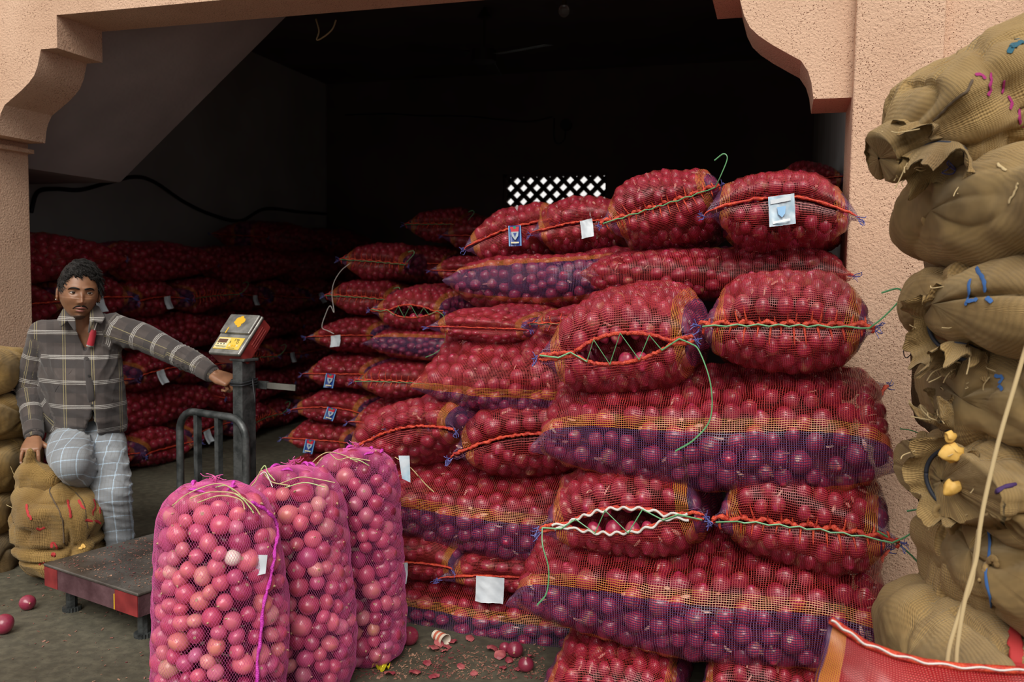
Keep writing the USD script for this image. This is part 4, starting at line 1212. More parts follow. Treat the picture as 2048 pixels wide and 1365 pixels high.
t, P, N, ex = jute('jute sack with torn mouth showing yellow roots, low in the right-hand pile', jz(2080, 965, 1.90), (0.215, 0.105, 0.34), yaw=vy, seed=5, fold=0.04, neck=0.7)
frill(t, jz(1905, 850, 1.93), jz(1862, 800, 1.93) - jz(1905, 850, 1.93), 0.03, 0.055, 0.06, 7)
frill(t, jz(1915, 960, 1.88), jz(1885, 965, 1.86) - jz(1915, 960, 1.88), 0.07, 0.10, 0.04, 8, squash=0.9)
for x, y, s in ((1900, 873, 0.7), (1904, 907, 1.25), (1905, 975, 1.0)):
    b = trimesh.creation.icosphere(2, 0.016 * s)
    b.vertices *= [1.15, 0.8, 0.95]
    b.vertices += (meshkit.noise(b.vertices * 90 + x, 3)[:, None] - 0.5) * 0.012
    b.apply_translation(jz(x, y, 1.825))
    obj('ginger_root', b, 'ginger', None, smooth=True, label={873: 'yellow ginger root peeping from the torn jute mouth, topmost of three', 907: 'yellow ginger root in the torn jute mouth, middle one of three', 975: 'yellow ginger root in the torn jute mouth, lowest of three'}[y], cat='root', group='ginger roots in the torn jute sack')
stroke(t, P, N, [(1960, 1005), (1985, 985), (2030, 970)], 0.010, 'paint_violet', 'stitching', 'dark violet stitching')
t, P, N, ex = jute('jute sack with folded corner and long blue streak, low in the right-hand pile', jz(2090, 1140, 1.84), (0.165, 0.128, 0.33), roll=-14, yaw=vy, seed=6, fold=0.05)
for pth in ([(1975, 1050), (1980, 1100), (1972, 1150), (1985, 1215)], [(2008, 1105), (2010, 1108)]):
    stroke(t, P, N, pth, 0.008, 'paint_blue')
stroke(t, P, N, [(1962, 1160), (1975, 1125), (1990, 1118), (2000, 1130)], 0.014, 'jute', 'fold')
t, P, N, ex = jute('upright flap-eared jute sack leaning at the left of the right-hand pile', jz(1925, 1160, 1.98), (0.155, 0.075, 0.20), yaw=vy, seed=7, fold=0.03, standing=True, neck=None)
obj('eyelet', trimesh.creation.torus(0.014, 0.006, major_sections=18, minor_sections=8).apply_transform(TRS(jz(1884, 1026, 1.90), 0, 80)), 'jute', t, smooth=True)
obj('flap', to_tri(m3.Manifold.batch_hull([m3.Manifold.sphere(0.010, 8).translate(list(jz(x, y, 1.93))) for x, y in ((1890, 1035), (1930, 1045), (1915, 1080))])), 'jute', t, smooth=True)
t, P, N, ex = jute('broad jute sack with a faded red stripe at the foot of the right-hand pile', jz(2030, 1335, 1.90), (0.235, 0.15, 0.34), yaw=vy, seed=8, fold=0.03)
stroke(t, P, N, [(2030, 1252), (2034, 1300), (2036, 1340)], 0.028, 'paint_red', 'faded_stripe')
jute('brown jute sack in the shade between the pillar and the pile', jz(1968, 760, 2.34), (0.135, 0.21, 0.22), yaw=vy, seed=9, mat='shaded_jute', fold=0.03)
jute('narrow jute sack just right of the pillar at chest height', jz(1975, 520, 2.36), (0.115, 0.13, 0.2), yaw=vy, seed=10, mat='shaded_jute', fold=0.03)
jute('small dark jute sack low beside the pillar foot', jz(1900, 1250, 2.38), (0.12, 0.105, 0.2), yaw=vy, seed=12, mat='shaded_jute', fold=0.02)
jute('dark jute sack half hidden low behind the torn-mouthed sack', jz(1960, 1000, 2.36), (0.13, 0.16, 0.2), yaw=vy, seed=13, mat='shaded_jute', fold=0.02)
# ropes and threads on the pile
for path, z, lb in (([(2062, 660), (2030, 770), (1998, 880), (1972, 990), (1960, 1055), (1952, 1120), (1930, 1200), (1915, 1290), (1912, 1345)], 1.655, 'cream rope hanging down over the jute pile, reaching the bottom'),
                    ([(1958, 1060), (1950, 1120), (1942, 1170), (1922, 1220), (1900, 1290), (1893, 1340)], 1.66, 'cream rope branching off lower on the jute pile')):
    q = np.array([at(x, y, z) for x, y in catmull(np.array(path, float), 8)])
    obj('rope', tube(q, 0.0042, 7), 'rope_cream', None, smooth=True, label=lb, cat='rope')
rth = np.random.default_rng(4)
for cx, cy, z, lb in ((1835, 680, 2.25, 'tangle of black thread against the pillar edge'), (1905, 330, 1.86, 'blue thread tangle under the topmost jute sack'), (1885, 570, 2.1, 'dark thread tangle beside the blue-marked jute sack')):
    P0 = [(cx + rth.normal(0, 14), cy + rth.normal(0, 16)) for _ in range(11)]
    q = np.array([at(x, y, z + 0.006 * math.sin(i)) for i, (x, y) in enumerate(catmull(np.array(P0), 7))])
    obj('thread_tangle', tube(q, 0.0013, 5), 'blue_thread' if cy == 330 else 'dark_thread', None, label=lb, cat='thread')
obj('green_thread', tube(np.array([at(x, y, 2.3) for x, y in catmull(np.array([(1800, 858), (1825, 862), (1850, 872), (1868, 870)], float), 6)]), 0.0015, 5), 'green_twine', None, label='short green thread beside the pillar, low on the shade side', cat='thread')
q = np.array([at(x, y, 2.26) for x, y in catmull(np.array([(1755, 1063), (1795, 1088), (1835, 1125), (1850, 1160), (1848, 1190), (1828, 1212), (1822, 1240), (1836, 1255), (1820, 1238), (1830, 1226)], float), 8)])
obj('green_twine_end', tube(q, 0.0024, 5), 'green_twine', None, label='long green twine end curling past the pillar foot', cat='twine')

# golden jute sacks behind and under the man at the left
for k, (y0, y1, xr, sd, lb) in enumerate(((695, 790, 44, 21, 'topmost golden jute sack beside the man'), (784, 880, 48, 22, 'second golden jute sack from the top beside the man'), (876, 985, 52, 23, 'third golden jute sack down beside the man'), (972, 1062, 48, 24, 'fourth golden jute sack down, straw tufts at its edge'), (1045, 1162, 56, 25, 'bottom golden jute sack beside the man, on the floor'))):
    c = at(xr - 62, (y0 + y1) / 2, 3.95)
    w = 62 * 3.95 / FPX
    t, P, N, ex = jute(lb, c, (w * 1.03, (y1 - y0) / 2 * 3.95 / FPX * 1.06, 0.24), yaw=vy, seed=sd, mat='golden_jute' if k != 4 else 'shaded_jute', fold=0.02, creases=3)
    if k == 3:
        rs = np.random.default_rng(3)
        for i in range(12):
            q0 = at(xr - 8 + rs.normal(0, 5), (y0 + y1) / 2 + rs.normal(0, 20), 3.74)
            obj('straw', tube([q0, q0 + rs.normal(0, 0.03, 3) + [0, -0.01, 0]], 0.0013, 4), 'straw_twine', t)
c0 = at(124, 1075, 3.74)
SEAT = jute('jute sack with red paint marks and a stitched seam under the man', np.array([c0[0], c0[1], 0.222]), (0.222, 0.182, 0.19), yaw=vy, seed=31, mat='golden_jute', fold=0.04, standing=True, creases=6.5)
t, P, N, ex = SEAT
for pth in ([(52, 1010), (58, 1030), (66, 1042)], [(75, 1060), (92, 1056)], [(102, 1095), (108, 1085), (112, 1098)], [(100, 1120), (108, 1108), (106, 1126)], [(82, 1130), (90, 1126)], [(134, 1000), (140, 1020), (142, 1035)], [(160, 1000), (168, 1018)], [(186, 998), (190, 1012), (184, 1030)], [(198, 1000), (200, 1026)], [(170, 1042), (200, 1044)], [(75, 1150), (84, 1140)]):
    stroke(t, P, N, pth, 0.011, 'paint_red')
stroke(t, P, N, [(108, 968), (100, 985), (112, 1010), (124, 1040), (126, 1070), (130, 1092)], 0.006, 'seam_thread', 'stitched_seam')
stroke(t, P, N, [(150, 985), (166, 1010), (174, 1050), (178, 1080)], 0.005, 'seam_thread', 'stitched_seam')
stroke(t, P, N, [(160, 1100), (166, 1092), (172, 1098)], 0.012, 'ginger', 'root_tip')
nb = m3.Manifold.batch_hull([m3.Manifold.sphere(rr, 16).translate(list(at(x, y, z))) for x, y, z, rr in ((62, 948, 3.66, 0.058), (98, 960, 3.66, 0.05), (60, 950, 3.78, 0.06), (100, 965, 3.80, 0.06), (70, 1000, 3.72, 0.06))]) + m3.Manifold.batch_hull([m3.Manifold.sphere(rr, 12).translate(list(at(x, y, z))) for x, y, z, rr in ((62, 930, 3.66, 0.03), (60, 903, 3.62, 0.013))])
nbm = to_tri(nb.refine_to_length(0.014))
nbm.vertices += (meshkit.noise(nbm.vertices * 38, 4)[:, None] - 0.5) * 0.016
trimesh.smoothing.filter_taubin(nbm, iterations=8)
obj('tied_neck', nbm, 'golden_jute', t, smooth=True, uv=np.stack([nbm.vertices[:, 2], nbm.vertices[:, 0]], 1))

# ------------------------------------------------------------------ the platform scale
F0 = np.array([-2.672, -0.672, 0.0])
e = np.array([0.565, -0.150, 0]) / np.hypot(0.565, 0.150)
g = np.array([-e[1], e[0], 0])
XS = np.eye(4)
XS[:3, 0], XS[:3, 1], XS[:3, 3] = e, g, F0
sc = thing('platform_scale', 'low iron platform scale with guard rail, post and tilted steel indicator', 'scale', XS)
PW, PD, PT = 0.582, 0.60, 0.185
obj('platform_top', rbox(PW, PD, 0.012, 0.004).apply_translation([PW / 2, PD / 2, PT - 0.006]), 'scale_top', sc)
sk = MX([box(0.006, PW - 0.006, 0.004, 0.010, PT - 0.088, PT - 0.010), box(0.006, PW - 0.006, PD - 0.010, PD - 0.004, PT - 0.088, PT - 0.010), box(0.004, 0.010, 0.006, PD - 0.006, PT - 0.088, PT - 0.010), box(PW - 0.010, PW - 0.004, 0.006, PD - 0.006, PT - 0.088, PT - 0.010)])
obj('skirt', sk, 'scale_skirt', sc)
for x0, x1 in ((0.005, 0.088), (PW - 0.135, PW - 0.006)):
    obj('red_patch', box(x0, x1, 0.0015, 0.0045, PT - 0.087, PT - 0.012), 'red_paint', sc)
obj('yellow_edge', box(PW - 0.142, PW - 0.136, 0.0012, 0.0045, PT - 0.086, PT - 0.03), 'turmeric', sc)
for x in (0.085, PW - 0.055):
    for y in (0.06, PD - 0.06):
        lg = obj('leg', trimesh.creation.cylinder(0.021, 0.095, sections=8).apply_translation([x, y, 0.058]), 'black_iron', sc)
        rim = [sg.Point(0, 0).buffer(0.030)]
        ng = 18
        gear = sg.Polygon([((0.034 if k % 2 else 0.029) * math.cos(k / (2 * ng) * 2 * math.pi), (0.034 if k % 2 else 0.029) * math.sin(k / (2 * ng) * 2 * math.pi)) for k in range(2 * ng)])
        obj('adjusting_foot', trimesh.creation.extrude_polygon(gear, 0.016).apply_translation([x, y, 0.0]), 'black_iron', lg)


def sqtube(pts, w, flatn):
    return tube(pts, w * 0.72, 4)


def bar(p, q, w, d=None):
    """Square bar between two points of the scale."""
    p, q = np.array(p, float), np.array(q, float)
    b = trimesh.creation.box([w, d or w, np.linalg.norm(q - p)])
    b.apply_transform(trimesh.geometry.align_vectors([0, 0, 1], (q - p) / np.linalg.norm(q - p)))
    b.apply_translation((p + q) / 2)
    return b


RX0, RX1, RY, RZ = 0.015, 0.435, PD + 0.012, 0.705
arc = [(RX0, RY, 0.10), (RX0, RY, 0.35), (RX0, RY, RZ - 0.09)] + [(RX0 + 0.09 - 0.09 * math.cos(a), RY, RZ - 0.09 + 0.09 * math.sin(a)) for a in np.linspace(0.2, math.pi / 2, 6)] + [(RX1 - 0.09 + 0.09 * math.sin(a), RY, RZ - 0.09 + 0.09 * math.cos(a)) for a in np.linspace(0, math.pi / 2 - 0.2, 6)] + [(RX1, RY, RZ - 0.09), (RX1, RY, 0.35), (RX1, RY, 0.10)]
obj('guard_rail', tube(arc, 0.0165, 8), 'iron', sc, smooth=True)
for x in (RX0 + 0.118, RX0 + 0.252):
    obj('rail_bar', bar((x, RY, 0.10), (x, RY, RZ - 0.008), 0.024, 0.024), 'iron', sc)
PX, PY = 0.372, PD + 0.06
obj('post', MX([rbox(0.058, 0.075, 0.86, 0.004).apply_translation([PX, PY, 0.10 + 0.42])]), 'iron', sc)
# the indicator head
hx = np.eye(4)
hp = np.linalg.inv(XS) @ np.append(at(472, 670, 3.70), 1)
Xh = trimesh.translation_matrix(hp[:3]) if hasattr(trimesh, 'translation_matrix') else trimesh.transformations.translation_matrix(hp[:3])
Xh = Xh @ trimesh.transformations.rotation_matrix(math.radians(4), [0, 0, 1]) @ trimesh.transformations.rotation_matrix(math.radians(48), [1, 0, 0])
HW, HH = 0.172, 0.205


def hd(m):
    m = m.copy()
    m.apply_transform(Xh)
    return m


hb = obj('indicator_body', hd(rbox(HW, HH, 0.066, 0.008).apply_translation([0, 0, -0.038])), 'head_red', sc)
for yy in (-0.045, 0.0, 0.045):
    obj('body_rib', hd(rbox(0.003, 0.10, 0.006, 0.001).apply_translation([HW / 2 + 0.0005, 0.02, -0.03 - 0.012 * (yy + 0.045) / 0.045])), 'head_red', hb)
face = obj('steel_cover', hd(rbox(HW + 0.006, HH + 0.006, 0.020, 0.008).apply_translation([0, 0, -0.004])), 'dirty_steel', sc)
obj('weighing_pan', hd(rbox(HW - 0.004, HH * 0.50, 0.018, 0.006).apply_translation([0, HH * 0.24, 0.008])), 'dirty_steel', face)
rs = np.random.default_rng(2)
spl = sg.Point(0, 0).buffer(0.019).union(sg.Point(-0.012, 0.012).buffer(0.013)).union(sg.Point(0.014, 0.006).buffer(0.016)).union(sg.Point(0.002, 0.022).buffer(0.011)).union(sg.Point(0.012, -0.018).buffer(0.010)).union(sg.Point(-0.018, 0.0).buffer(0.009))
obj('yellow_splash', hd(trimesh.creation.extrude_polygon(spl, 0.0015).apply_translation([-0.006, HH * 0.27, 0.0165])), 'turmeric', face)
obj('yellow_splash', hd(box(-0.047, -0.041, -0.005, 0.025, 0.0165, 0.018)), 'turmeric', face)
pn = obj('key_panel', hd(rbox(HW * 0.84, HH * 0.30, 0.003, 0.001).apply_translation([0, -HH * 0.255, 0.0070])), 'panel_yellow', sc)
pz = 0.0085
py0 = -HH * 0.255
obj('pale_field', hd(box(-HW * 0.405, -0.002, py0 - 0.027, py0 + 0.027, pz, pz + 0.0006)), 'panel_pale', pn)
obj('display', hd(rbox(0.050, 0.019, 0.003, 0.001).apply_translation([-0.039, py0 + 0.011, pz + 0.001])), 'display_brown', pn)
for k in range(3):
    obj('button', hd(trimesh.creation.cylinder(0.0028, 0.002, sections=12).apply_translation([-0.056 + 0.017 * k, py0 - 0.0055, pz + 0.001])), 'print_black', pn)
    obj('white_field', hd(box(-0.052 + 0.017 * k, -0.045 + 0.017 * k, py0 - 0.0075, py0 - 0.0035, pz, pz + 0.0009)), 'white_plastic', pn)
for x0, x1, yy in ((-0.064, -0.040, -0.0165), (-0.037, -0.022, -0.0165), (-0.020, -0.004, -0.017), (-0.056, -0.008, -0.0225), (0.010, 0.048, -0.0245)):
    obj('print_line', hd(box(x0, x1, py0 + yy - 0.0009, py0 + yy + 0.0009, pz, pz + 0.0011)), 'print_black', pn)
for k in range(4):
    obj('key', hd(trimesh.creation.cylinder(0.0052, 0.0016, sections=14).apply_translation([0.013 + 0.0135 * k, py0 - 0.012, pz + 0.0004])), 'turmeric' if k in (1, 2) else 'panel_pale', pn)
obj('print_line', hd(box(0.004, 0.007, py0 + 0.001, py0 + 0.013, pz, pz + 0.0009)), 'print_black', pn)
obj('print_line', hd(box(0.034, 0.050, py0 + 0.017, py0 + 0.021, pz, pz + 0.0009)), 'print_black', pn)
obj('print_line', hd(box(0.025, 0.027, py0 + 0.012, py0 + 0.026, pz, pz + 0.0009)), 'print_black', pn)
obj('printed_ring', hd(trimesh.creation.annulus(0.0045, 0.0062, 0.0009, sections=18).apply_translation([0.046, py0 + 0.006, pz + 0.0004])), 'print_black', pn)
obj('head_bracket', MX([rbox(0.09, 0.08, 0.012, 0.003).apply_translation([PX, PY, 0.946])]), 'iron', sc)
# handle bar lashed to the post
A_, B_ = at(452, 764, 3.78), at(592, 776, 3.70)


def wbar(p, q, w, d=None):
    return bar(p, q, w, d)


dv = (B_ - A_)
hbar = setd(xform('/World/handle_bar'), 'flat steel handle bar with black grip wired across the scale post', 'handle bar')
obj('bar', wbar(A_ + dv * 0.30, B_, 0.026, 0.012), 'steel', hbar)
obj('bar_sleeve', wbar(A_ + dv * 0.36, A_ + dv * 0.60, 0.032, 0.018), 'iron', hbar)
obj('grip', tube([A_ + dv * s for s in (0.0, 0.02, 0.2, 0.40)], [0.010, 0.0145, 0.015, 0.015], 12), 'black_rubber', hbar, smooth=True)
pc = (np.array([*(F0 + e * PX + g * PY)[:2], 0]))
wz = (A_ + dv * 0.3)[2]
ring = []
for a in np.linspace(0, 2 * np.pi * 2.2, 60):
    c_, s_ = math.cos(a), math.sin(a)
    m_ = 1 / max(abs(c_) / 0.036, abs(s_) / 0.046)
    ring.append(pc + e * c_ * m_ + g * s_ * m_ + [0, 0, wz + 0.01 * a / 6 + 0.004 * math.sin(a)])
ring += list(catmull([ring[-1], ring[-1] + e * 0.03 - g * 0.04 + [0, 0, 0.0], ring[-1] + e * 0.05 - g * 0.05 - [0, 0, 0.06], ring[-1] + e * 0.055 - g * 0.05 - [0, 0, 0.09]], 4))
obj('tie_wire', tube(ring, 0.0032, 5), 'black_rubber', hbar, smooth=True)

# ------------------------------------------------------------------ fan, lamp, cables
fc = aty(968, 112, 3.6)
fan = thing('ceiling_fan', 'dark brown ceiling fan on a long rod in the gloom', 'fan', None)
obj('rod', tube([fc + [0, 0, 0.05], [fc[0], fc[1], ZC - 0.03]], 0.012, 8), 'fan_brown', fan)
obj('motor_housing', trimesh.creation.cylinder(0.10, 0.09, sections=32).apply_translation(fc), 'fan_brown', fan, smooth=30)
obj('canopy', trimesh.creation.cone(0.06, 0.09, sections=24).apply_transform(TRS((fc[0], fc[1], ZC - 0.09))), 'fan_brown', fan, smooth=30)
for k in range(3):
    a = math.radians(-20 + 120 * k)
    bl = rbox(0.50, 0.125, 0.008, 0.003)
    bl.apply_transform(TRS((0.39, 0, 0), 0, 9))
    bl.apply_transform(TRS(fc, math.degrees(a)))
    obj('blade', bl, 'fan_brown', fan)
lc = aty(1128, 22, 3.0)
lamp = thing('pendant_bulb', 'unlit clear bulb hanging near the ceiling', 'lamp', None)
tb = np.linspace(0, np.pi * 0.86, 12)
prof = np.stack([0.04 * np.sin(tb), -0.045 * np.cos(tb)], 1)
obj('bulb', trimesh.creation.revolve(prof, sections=24).apply_translation(lc), 'bulb_glass', lamp, smooth=True)
obj('socket', trimesh.creation.cylinder(0.018, 0.05, sections=16).apply_translation(lc + [0, 0, 0.06]), 'brass', lamp)
obj('flex', tube([lc + [0, 0, 0.08], [lc[0], lc[1], ZC - 0.02]], 0.004, 6), 'cable_blue', lamp)


def run(path, f, r, mat, name, lab, cat='cable', n=8):
    q = np.array([f(x, y) for x, y in catmull(np.array(path, float), n)])
    obj(name, tube(q, r, 6), mat, None, smooth=True, label=lab, cat=cat)


run([(62, 425), (75, 385), (110, 378), (160, 380), (215, 366), (270, 354), (310, 365), (370, 405), (425, 430), (480, 442), (530, 418), (600, 424), (652, 428)], lambda x, y: atx(x, y, XL + 0.02), 0.016, 'cable_blue', 'wall_cable', 'thick black cable sagging along the left wall')
run([(632, 38), (638, 62), (634, 80), (650, 72), (665, 58), (672, 40)], lambda x, y: aty(x, y, 0.45), 0.004, 'wire_tan', 'dangling_wire', 'thin tan wire dangling below the beam', n=6)
run([(690, 230), (780, 228), (850, 232), (940, 233), (1000, 240), (1060, 243), (1105, 234)], lambda x, y: aty(x, y, YB - 0.015), 0.008, 'cable_blue', 'wall_wire', 'thin wire running along the dark back wall')
run([(1108, 236), (1108, 275), (1116, 288), (1128, 280), (1132, 258)], lambda x, y: aty(x, y, YB - 0.02), 0.007, 'cable_blue', 'hanging_loop', 'loop of wire hanging from the wall box')
sw = thing('switch_box', 'small round wall box on the dark back wall', 'switch box', None)
sp = aty(1132, 250, YB - 0.03)
obj('box_body', trimesh.creation.cylinder(0.06, 0.05, sections=20).apply_transform(TRS(sp, 0, 90)), 'fan_brown', sw)
obj('box_cover', trimesh.creation.cylinder(0.05, 0.015, sections=20).apply_transform(TRS(sp - [0, 0.03, 0], 0, 90)), 'cable_blue', sw)

# ------------------------------------------------------------------ litter on the floor
def floor_onion(px, py, r, lab, k, rot=(70, 20)):
    p = atz(px, py, r * 0.9)
    X = TRS(p, rot[1], rot[0]) @ np.diag([r, r, r, 1])
    copy_of(DARKONI, 'red_onion', lab, 'onion', X)


floor_onion(55, 1206, 0.030, 'loose red onion lying on the floor left of the platform scale', 0, (80, 60))
floor_onion(8, 1249, 0.037, 'large red onion on the floor at the very left edge', 1, (60, -40))
floor_onion(818, 1273, 0.034, 'loose dark onion on the floor right of the rearmost pink sack', 0, (50, 30))
floor_onion(1030, 1300, 0.028, 'small red onion on the floor by the front stack', 2, (90, 10))
floor_onion(1052, 1330, 0.026, 'small broken onion on the floor below the front stack corner', 1, (20, 10))
floor_onion(1010, 1296, 0.020, 'tiny onion bulb among the peelings by the front stack', 1, (120, 10))
cp = atz(880, 1276, 0.022)
cup = thing('paper_cup', 'small printed paper cup lying on its side by the purple-banded sack', 'cup', TRS(cp, 62, 97))
pr_ = np.array([(0.0, 0.0), (0.017, 0.0), (0.0235, 0.056), (0.025, 0.058), (0.0235, 0.0585), (0.0222, 0.056), (0.0158, 0.003), (0.0, 0.003)])
obj('cup_body', trimesh.creation.revolve(pr_, sections=28).apply_translation([0, 0, -0.028]), 'paper_cup', cup, smooth=40)
for z0 in (0.012, 0.034):
    obj('printed_band', trimesh.creation.revolve(np.array([(0.0173 + z0 * 0.118, z0), (0.0178 + (z0 + 0.01) * 0.118, z0 + 0.012)]), sections=28).apply_translation([0, 0, -0.028]), 'cup_red', cup, smooth=True)
wr = np.random.default_rng(12)
wp = atz(762, 1333, 0.012)
gx, gy = np.meshgrid(np.linspace(-1, 1, 9), np.linspace(-1, 1, 7))
Vw = np.stack([gx * 0.026, gy * 0.016, 0.010 * np.sin(gx * 4 + gy * 3) + wr.normal(0, 0.004, gx.shape)], -1).reshape(-1, 3) + wp
mw = quads(Vw, grid_faces(7, 9))
mw2 = mw.copy()
mw2.vertices = mw2.vertices + [0, 0, 0.0008]
mw.invert()
obj('foil_wrapper', MX([mw, mw2]), 'yellow_foil', None, label='crumpled yellow foil wrapper at the foot of the rearmost pink sack', cat='wrapper')


def flake(r, s):
    n = 7
    a, b = np.meshgrid(np.linspace(-1, 1, n), np.linspace(-1, 1, n))
    k = np.sqrt(np.clip(1 - 0.5 * (a * a + b * b) * 0.9, 0.05, 1))
    V = np.stack([a * r * (0.8 + 0.2 * s.uniform()) * np.sqrt(1 - b * b / 2), b * r * np.sqrt(1 - a * a / 2), r * 0.55 * k - r * 0.4 + s.normal(0, r * 0.06, a.shape)], -1).reshape(-1, 3)
    m = quads(V, grid_faces(n, n))
    m2 = m.copy()
    m2.vertices = m2.vertices - [0, 0, 0.0006]
    m2.invert()
    q = MX([m, m2])
    q.apply_transform(trimesh.transformations.euler_matrix(s.uniform(-0.4, 0.4), s.uniform(-0.4, 0.4), s.uniform(0, 6)))
    q.apply_translation([0, 0, -q.bounds[0, 2] + 0.001])
    return q


fr = np.random.default_rng(6)
PE = [(878, 1295), (868, 1303), (895, 1298), (905, 1288), (888, 1306), (1025, 1296), (1000, 1318), (1018, 1325), (1035, 1312), (855, 1330), (922, 1338), (868, 1356), (948, 1352), (940, 1282), (985, 1302), (1040, 1342), (830, 1350), (1060, 1318), (780, 1352), (1006, 1340)]
for i, (x, y) in enumerate(PE):
    p = atz(x, y, 0)
    obj('onion_peel', flake(fr.uniform(0.012, 0.024), fr).apply_translation(p), 'peel', None, smooth=True, label='curled dry onion peel on the floor between the pink sacks and the front stack', cat='onion peel', group='onion peels on the floor')
ch = []
for k in range(2600):
    z = fr.uniform()
    if k < 1000:
        p = atz(fr.uniform(690, 1090), 1290 + 70 * fr.uniform() ** 0.7, 0)
    elif k < 1900:
        p = np.array([fr.uniform(-3.4, -1.2), fr.uniform(-1.7, 0.2), 0])
    else:
        p = F0 + e * fr.uniform(0.02, PW - 0.02) + g * fr.uniform(0.02, PD - 0.02) + [0, 0, PT]
    L = fr.uniform(0.003, 0.011) * (0.8 if k > 1900 else 1)
    b = trimesh.creation.box([L, L * fr.uniform(0.25, 0.7), 0.0012])
    b.apply_transform(trimesh.transformations.euler_matrix(fr.normal(0, 0.25), fr.normal(0, 0.25), fr.uniform(0, 6)))
    b.apply_translation(p + [0, 0, 0.0022])
    ch.append(b)
obj('onion_skin_litter', MX(ch), 'peel_chaff', None, smooth=False, label='fine onion skin chaff strewn over the floor and the scale platform', cat='chaff', kind='stuff')

# ------------------------------------------------------------------ the slumped red sack at the near right corner
sx = np.array([1662, 1690, 1730, 1790, 1850, 1920, 1990, 2060, 2130], float)
sy = np.array([1243, 1262, 1290, 1312, 1327, 1336, 1340, 1344, 1348], float)
nc = thing('near_onion_sack', 'slumped red net sack with pointed orange corner, nearest at the lower right', 'sack', None)
ZN = 1.62
ns, nr = 60, 26
u_ = np.linspace(0, 1, ns)
tx, ty = np.interp(u_, np.linspace(0, 1, 9), sx), np.interp(u_, np.linspace(0, 1, 9), sy)
R_, UVn = np.zeros((ns, nr, 3)), np.zeros((ns, nr, 2))
for i in range(ns):
    top = at(tx[i], ty[i], ZN)
    for j in range(nr):
        a = j / (nr - 1)
        out = 0.16 * math.sin(a * np.pi / 2) * min(1, 0.10 + 2.2 * u_[i])
        d = -np.array([CF[0], CF[1], 0]) * out
        drop = 0.30 * a ** 1.25
        R_[i, j] = top + d + [0, 0, -drop] + CR * (-0.035 * a * (1 - u_[i]) * 1.5)
        UVn[i, j] = (0.35 * a, 0.052 + 0.30 * u_[i] + 0.02 * a)
nz_ = meshkit.fbm(R_ * 9, 3, 5) - 0.5
R_ = R_ + (nz_ * 0.030)[..., None] * np.array([0.5, -1.0, 0.5])
Nn = grid_normals(R_)
Bk = R_[:, ::-1] * np.array([1, 1, 1])
Bk = Bk + np.array([CF[0], CF[1], 0]) * (np.linspace(1, 0.02, nr)[None, :, None] * 0.34 * np.minimum(1, 0.05 + 2.2 * u_)[:, None, None] + 0.004)
full = np.concatenate([Bk, R_], 1)
UVf = np.concatenate([UVn[:, ::-1], UVn], 1)
obj('net_bag', quads(full.reshape(-1, 3), grid_faces(ns, 2 * nr)), 'red_net_dense', nc, smooth=True, uv=UVf.reshape(-1, 2))
rgn = np.random.default_rng(41)
Cn, rn, nnn = darts(R_[4:, 6:], Nn[4:, 6:], 0.022, 0.031, 0.9, rgn, 4000)
obj('onions', onion_cluster(Cn - nnn * 0.012, rn, nnn, rgn, 2), 'sacked_onion', nc, smooth=True, kind='stuff', label='red onions packed under the net')
hemp = np.array([at(x, y - 1, ZN - 0.004) for x, y in zip(tx, ty)])
obj('hem', tube(hemp, 0.0075, 7), 'red_hem', nc, smooth=True)
obj('white_stitching', tube(hemp + np.stack([0 * tx, 0 * tx - 0.007, 0.003 + 0.002 * np.sin(np.arange(ns) * 0.8)], 1), 0.0022, 5), 'white_twine', nc)

# sunlit dry shrub outside, glimpsed through the lattice
bu = thing('dry_shrub', 'yellow-green dry shrub outside, seen through the lattice window', 'shrub')
rb = np.random.default_rng(15)
lv = []
for k in range(700):
    c = np.array([-2.75 + rb.normal(0, 0.42), 7.6 + rb.normal(0, 0.2), 1.15 + rb.uniform(0, 0.95)])
    q = trimesh.Trimesh([[0, 0, 0], [0.018, 0.035, 0.006], [0, 0.08, 0], [-0.018, 0.035, 0.006]], [[0, 1, 2], [0, 2, 3]], process=False)
    q.apply_transform(trimesh.transformations.euler_matrix(*rb.uniform(0, 6, 3)))
    q.apply_translation(c)
    lv.append(q)
obj('leaves', MX(lv), 'dry_leaf', bu, smooth=False, kind='stuff')
for k in range(5):
    obj('stem', tube(catmull([[-2.75 + 0.05 * k, 7.6, 0], [-2.8 + 0.1 * (k - 2), 7.6, 0.8], [-2.75 + 0.28 * (k - 2), 7.6 + rb.normal(0, 0.1), 1.9]], 6), np.linspace(0.02, 0.006, 13), 6), 'bark', bu, smooth=True)


# ------------------------------------------------------------------ the man
def J(px, py, z):
    return at(px, py, z)


def ball(p, r, n=20):
    return m3.Manifold.sphere(r, n).translate([float(v) for v in p])


def bone(*js):
    return m3.Manifold.batch_hull([ball(p, r) for p, r in js])


def chain(*js):
    return m3.Manifold.batch_boolean([bone(a, b) for a, b in zip(js[:-1], js[1:])], m3.OpType.Add)


def union(ms):
    return m3.Manifold.batch_boolean(ms, m3.OpType.Add)


def man_of(t):
    return m3.Manifold(m3.Mesh(vert_properties=np.asarray(t.vertices, np.float32), tri_verts=np.asarray(t.faces, np.uint32)))


def soft(m, length, it=10):
    t = to_tri(m.refine_to_length(length))
    t.merge_vertices()
    trimesh.smoothing.filter_taubin(t, iterations=it)
    return t


_pc = at(160, 700, 3.9)
Fw = np.array([CAM[0] - _pc[0], CAM[1] - _pc[1], 0.0])
Fw /= np.linalg.norm(Fw)
Rt = np.array([-Fw[1], Fw[0], 0.0])          # towards the picture's right
if Rt @ CR < 0:
    Rt = -Rt
UPV = np.array([0, 0, 1.0])
person = thing('person', 'young man in a dark plaid shirt and grey check trousers leaning by the scale', 'person')

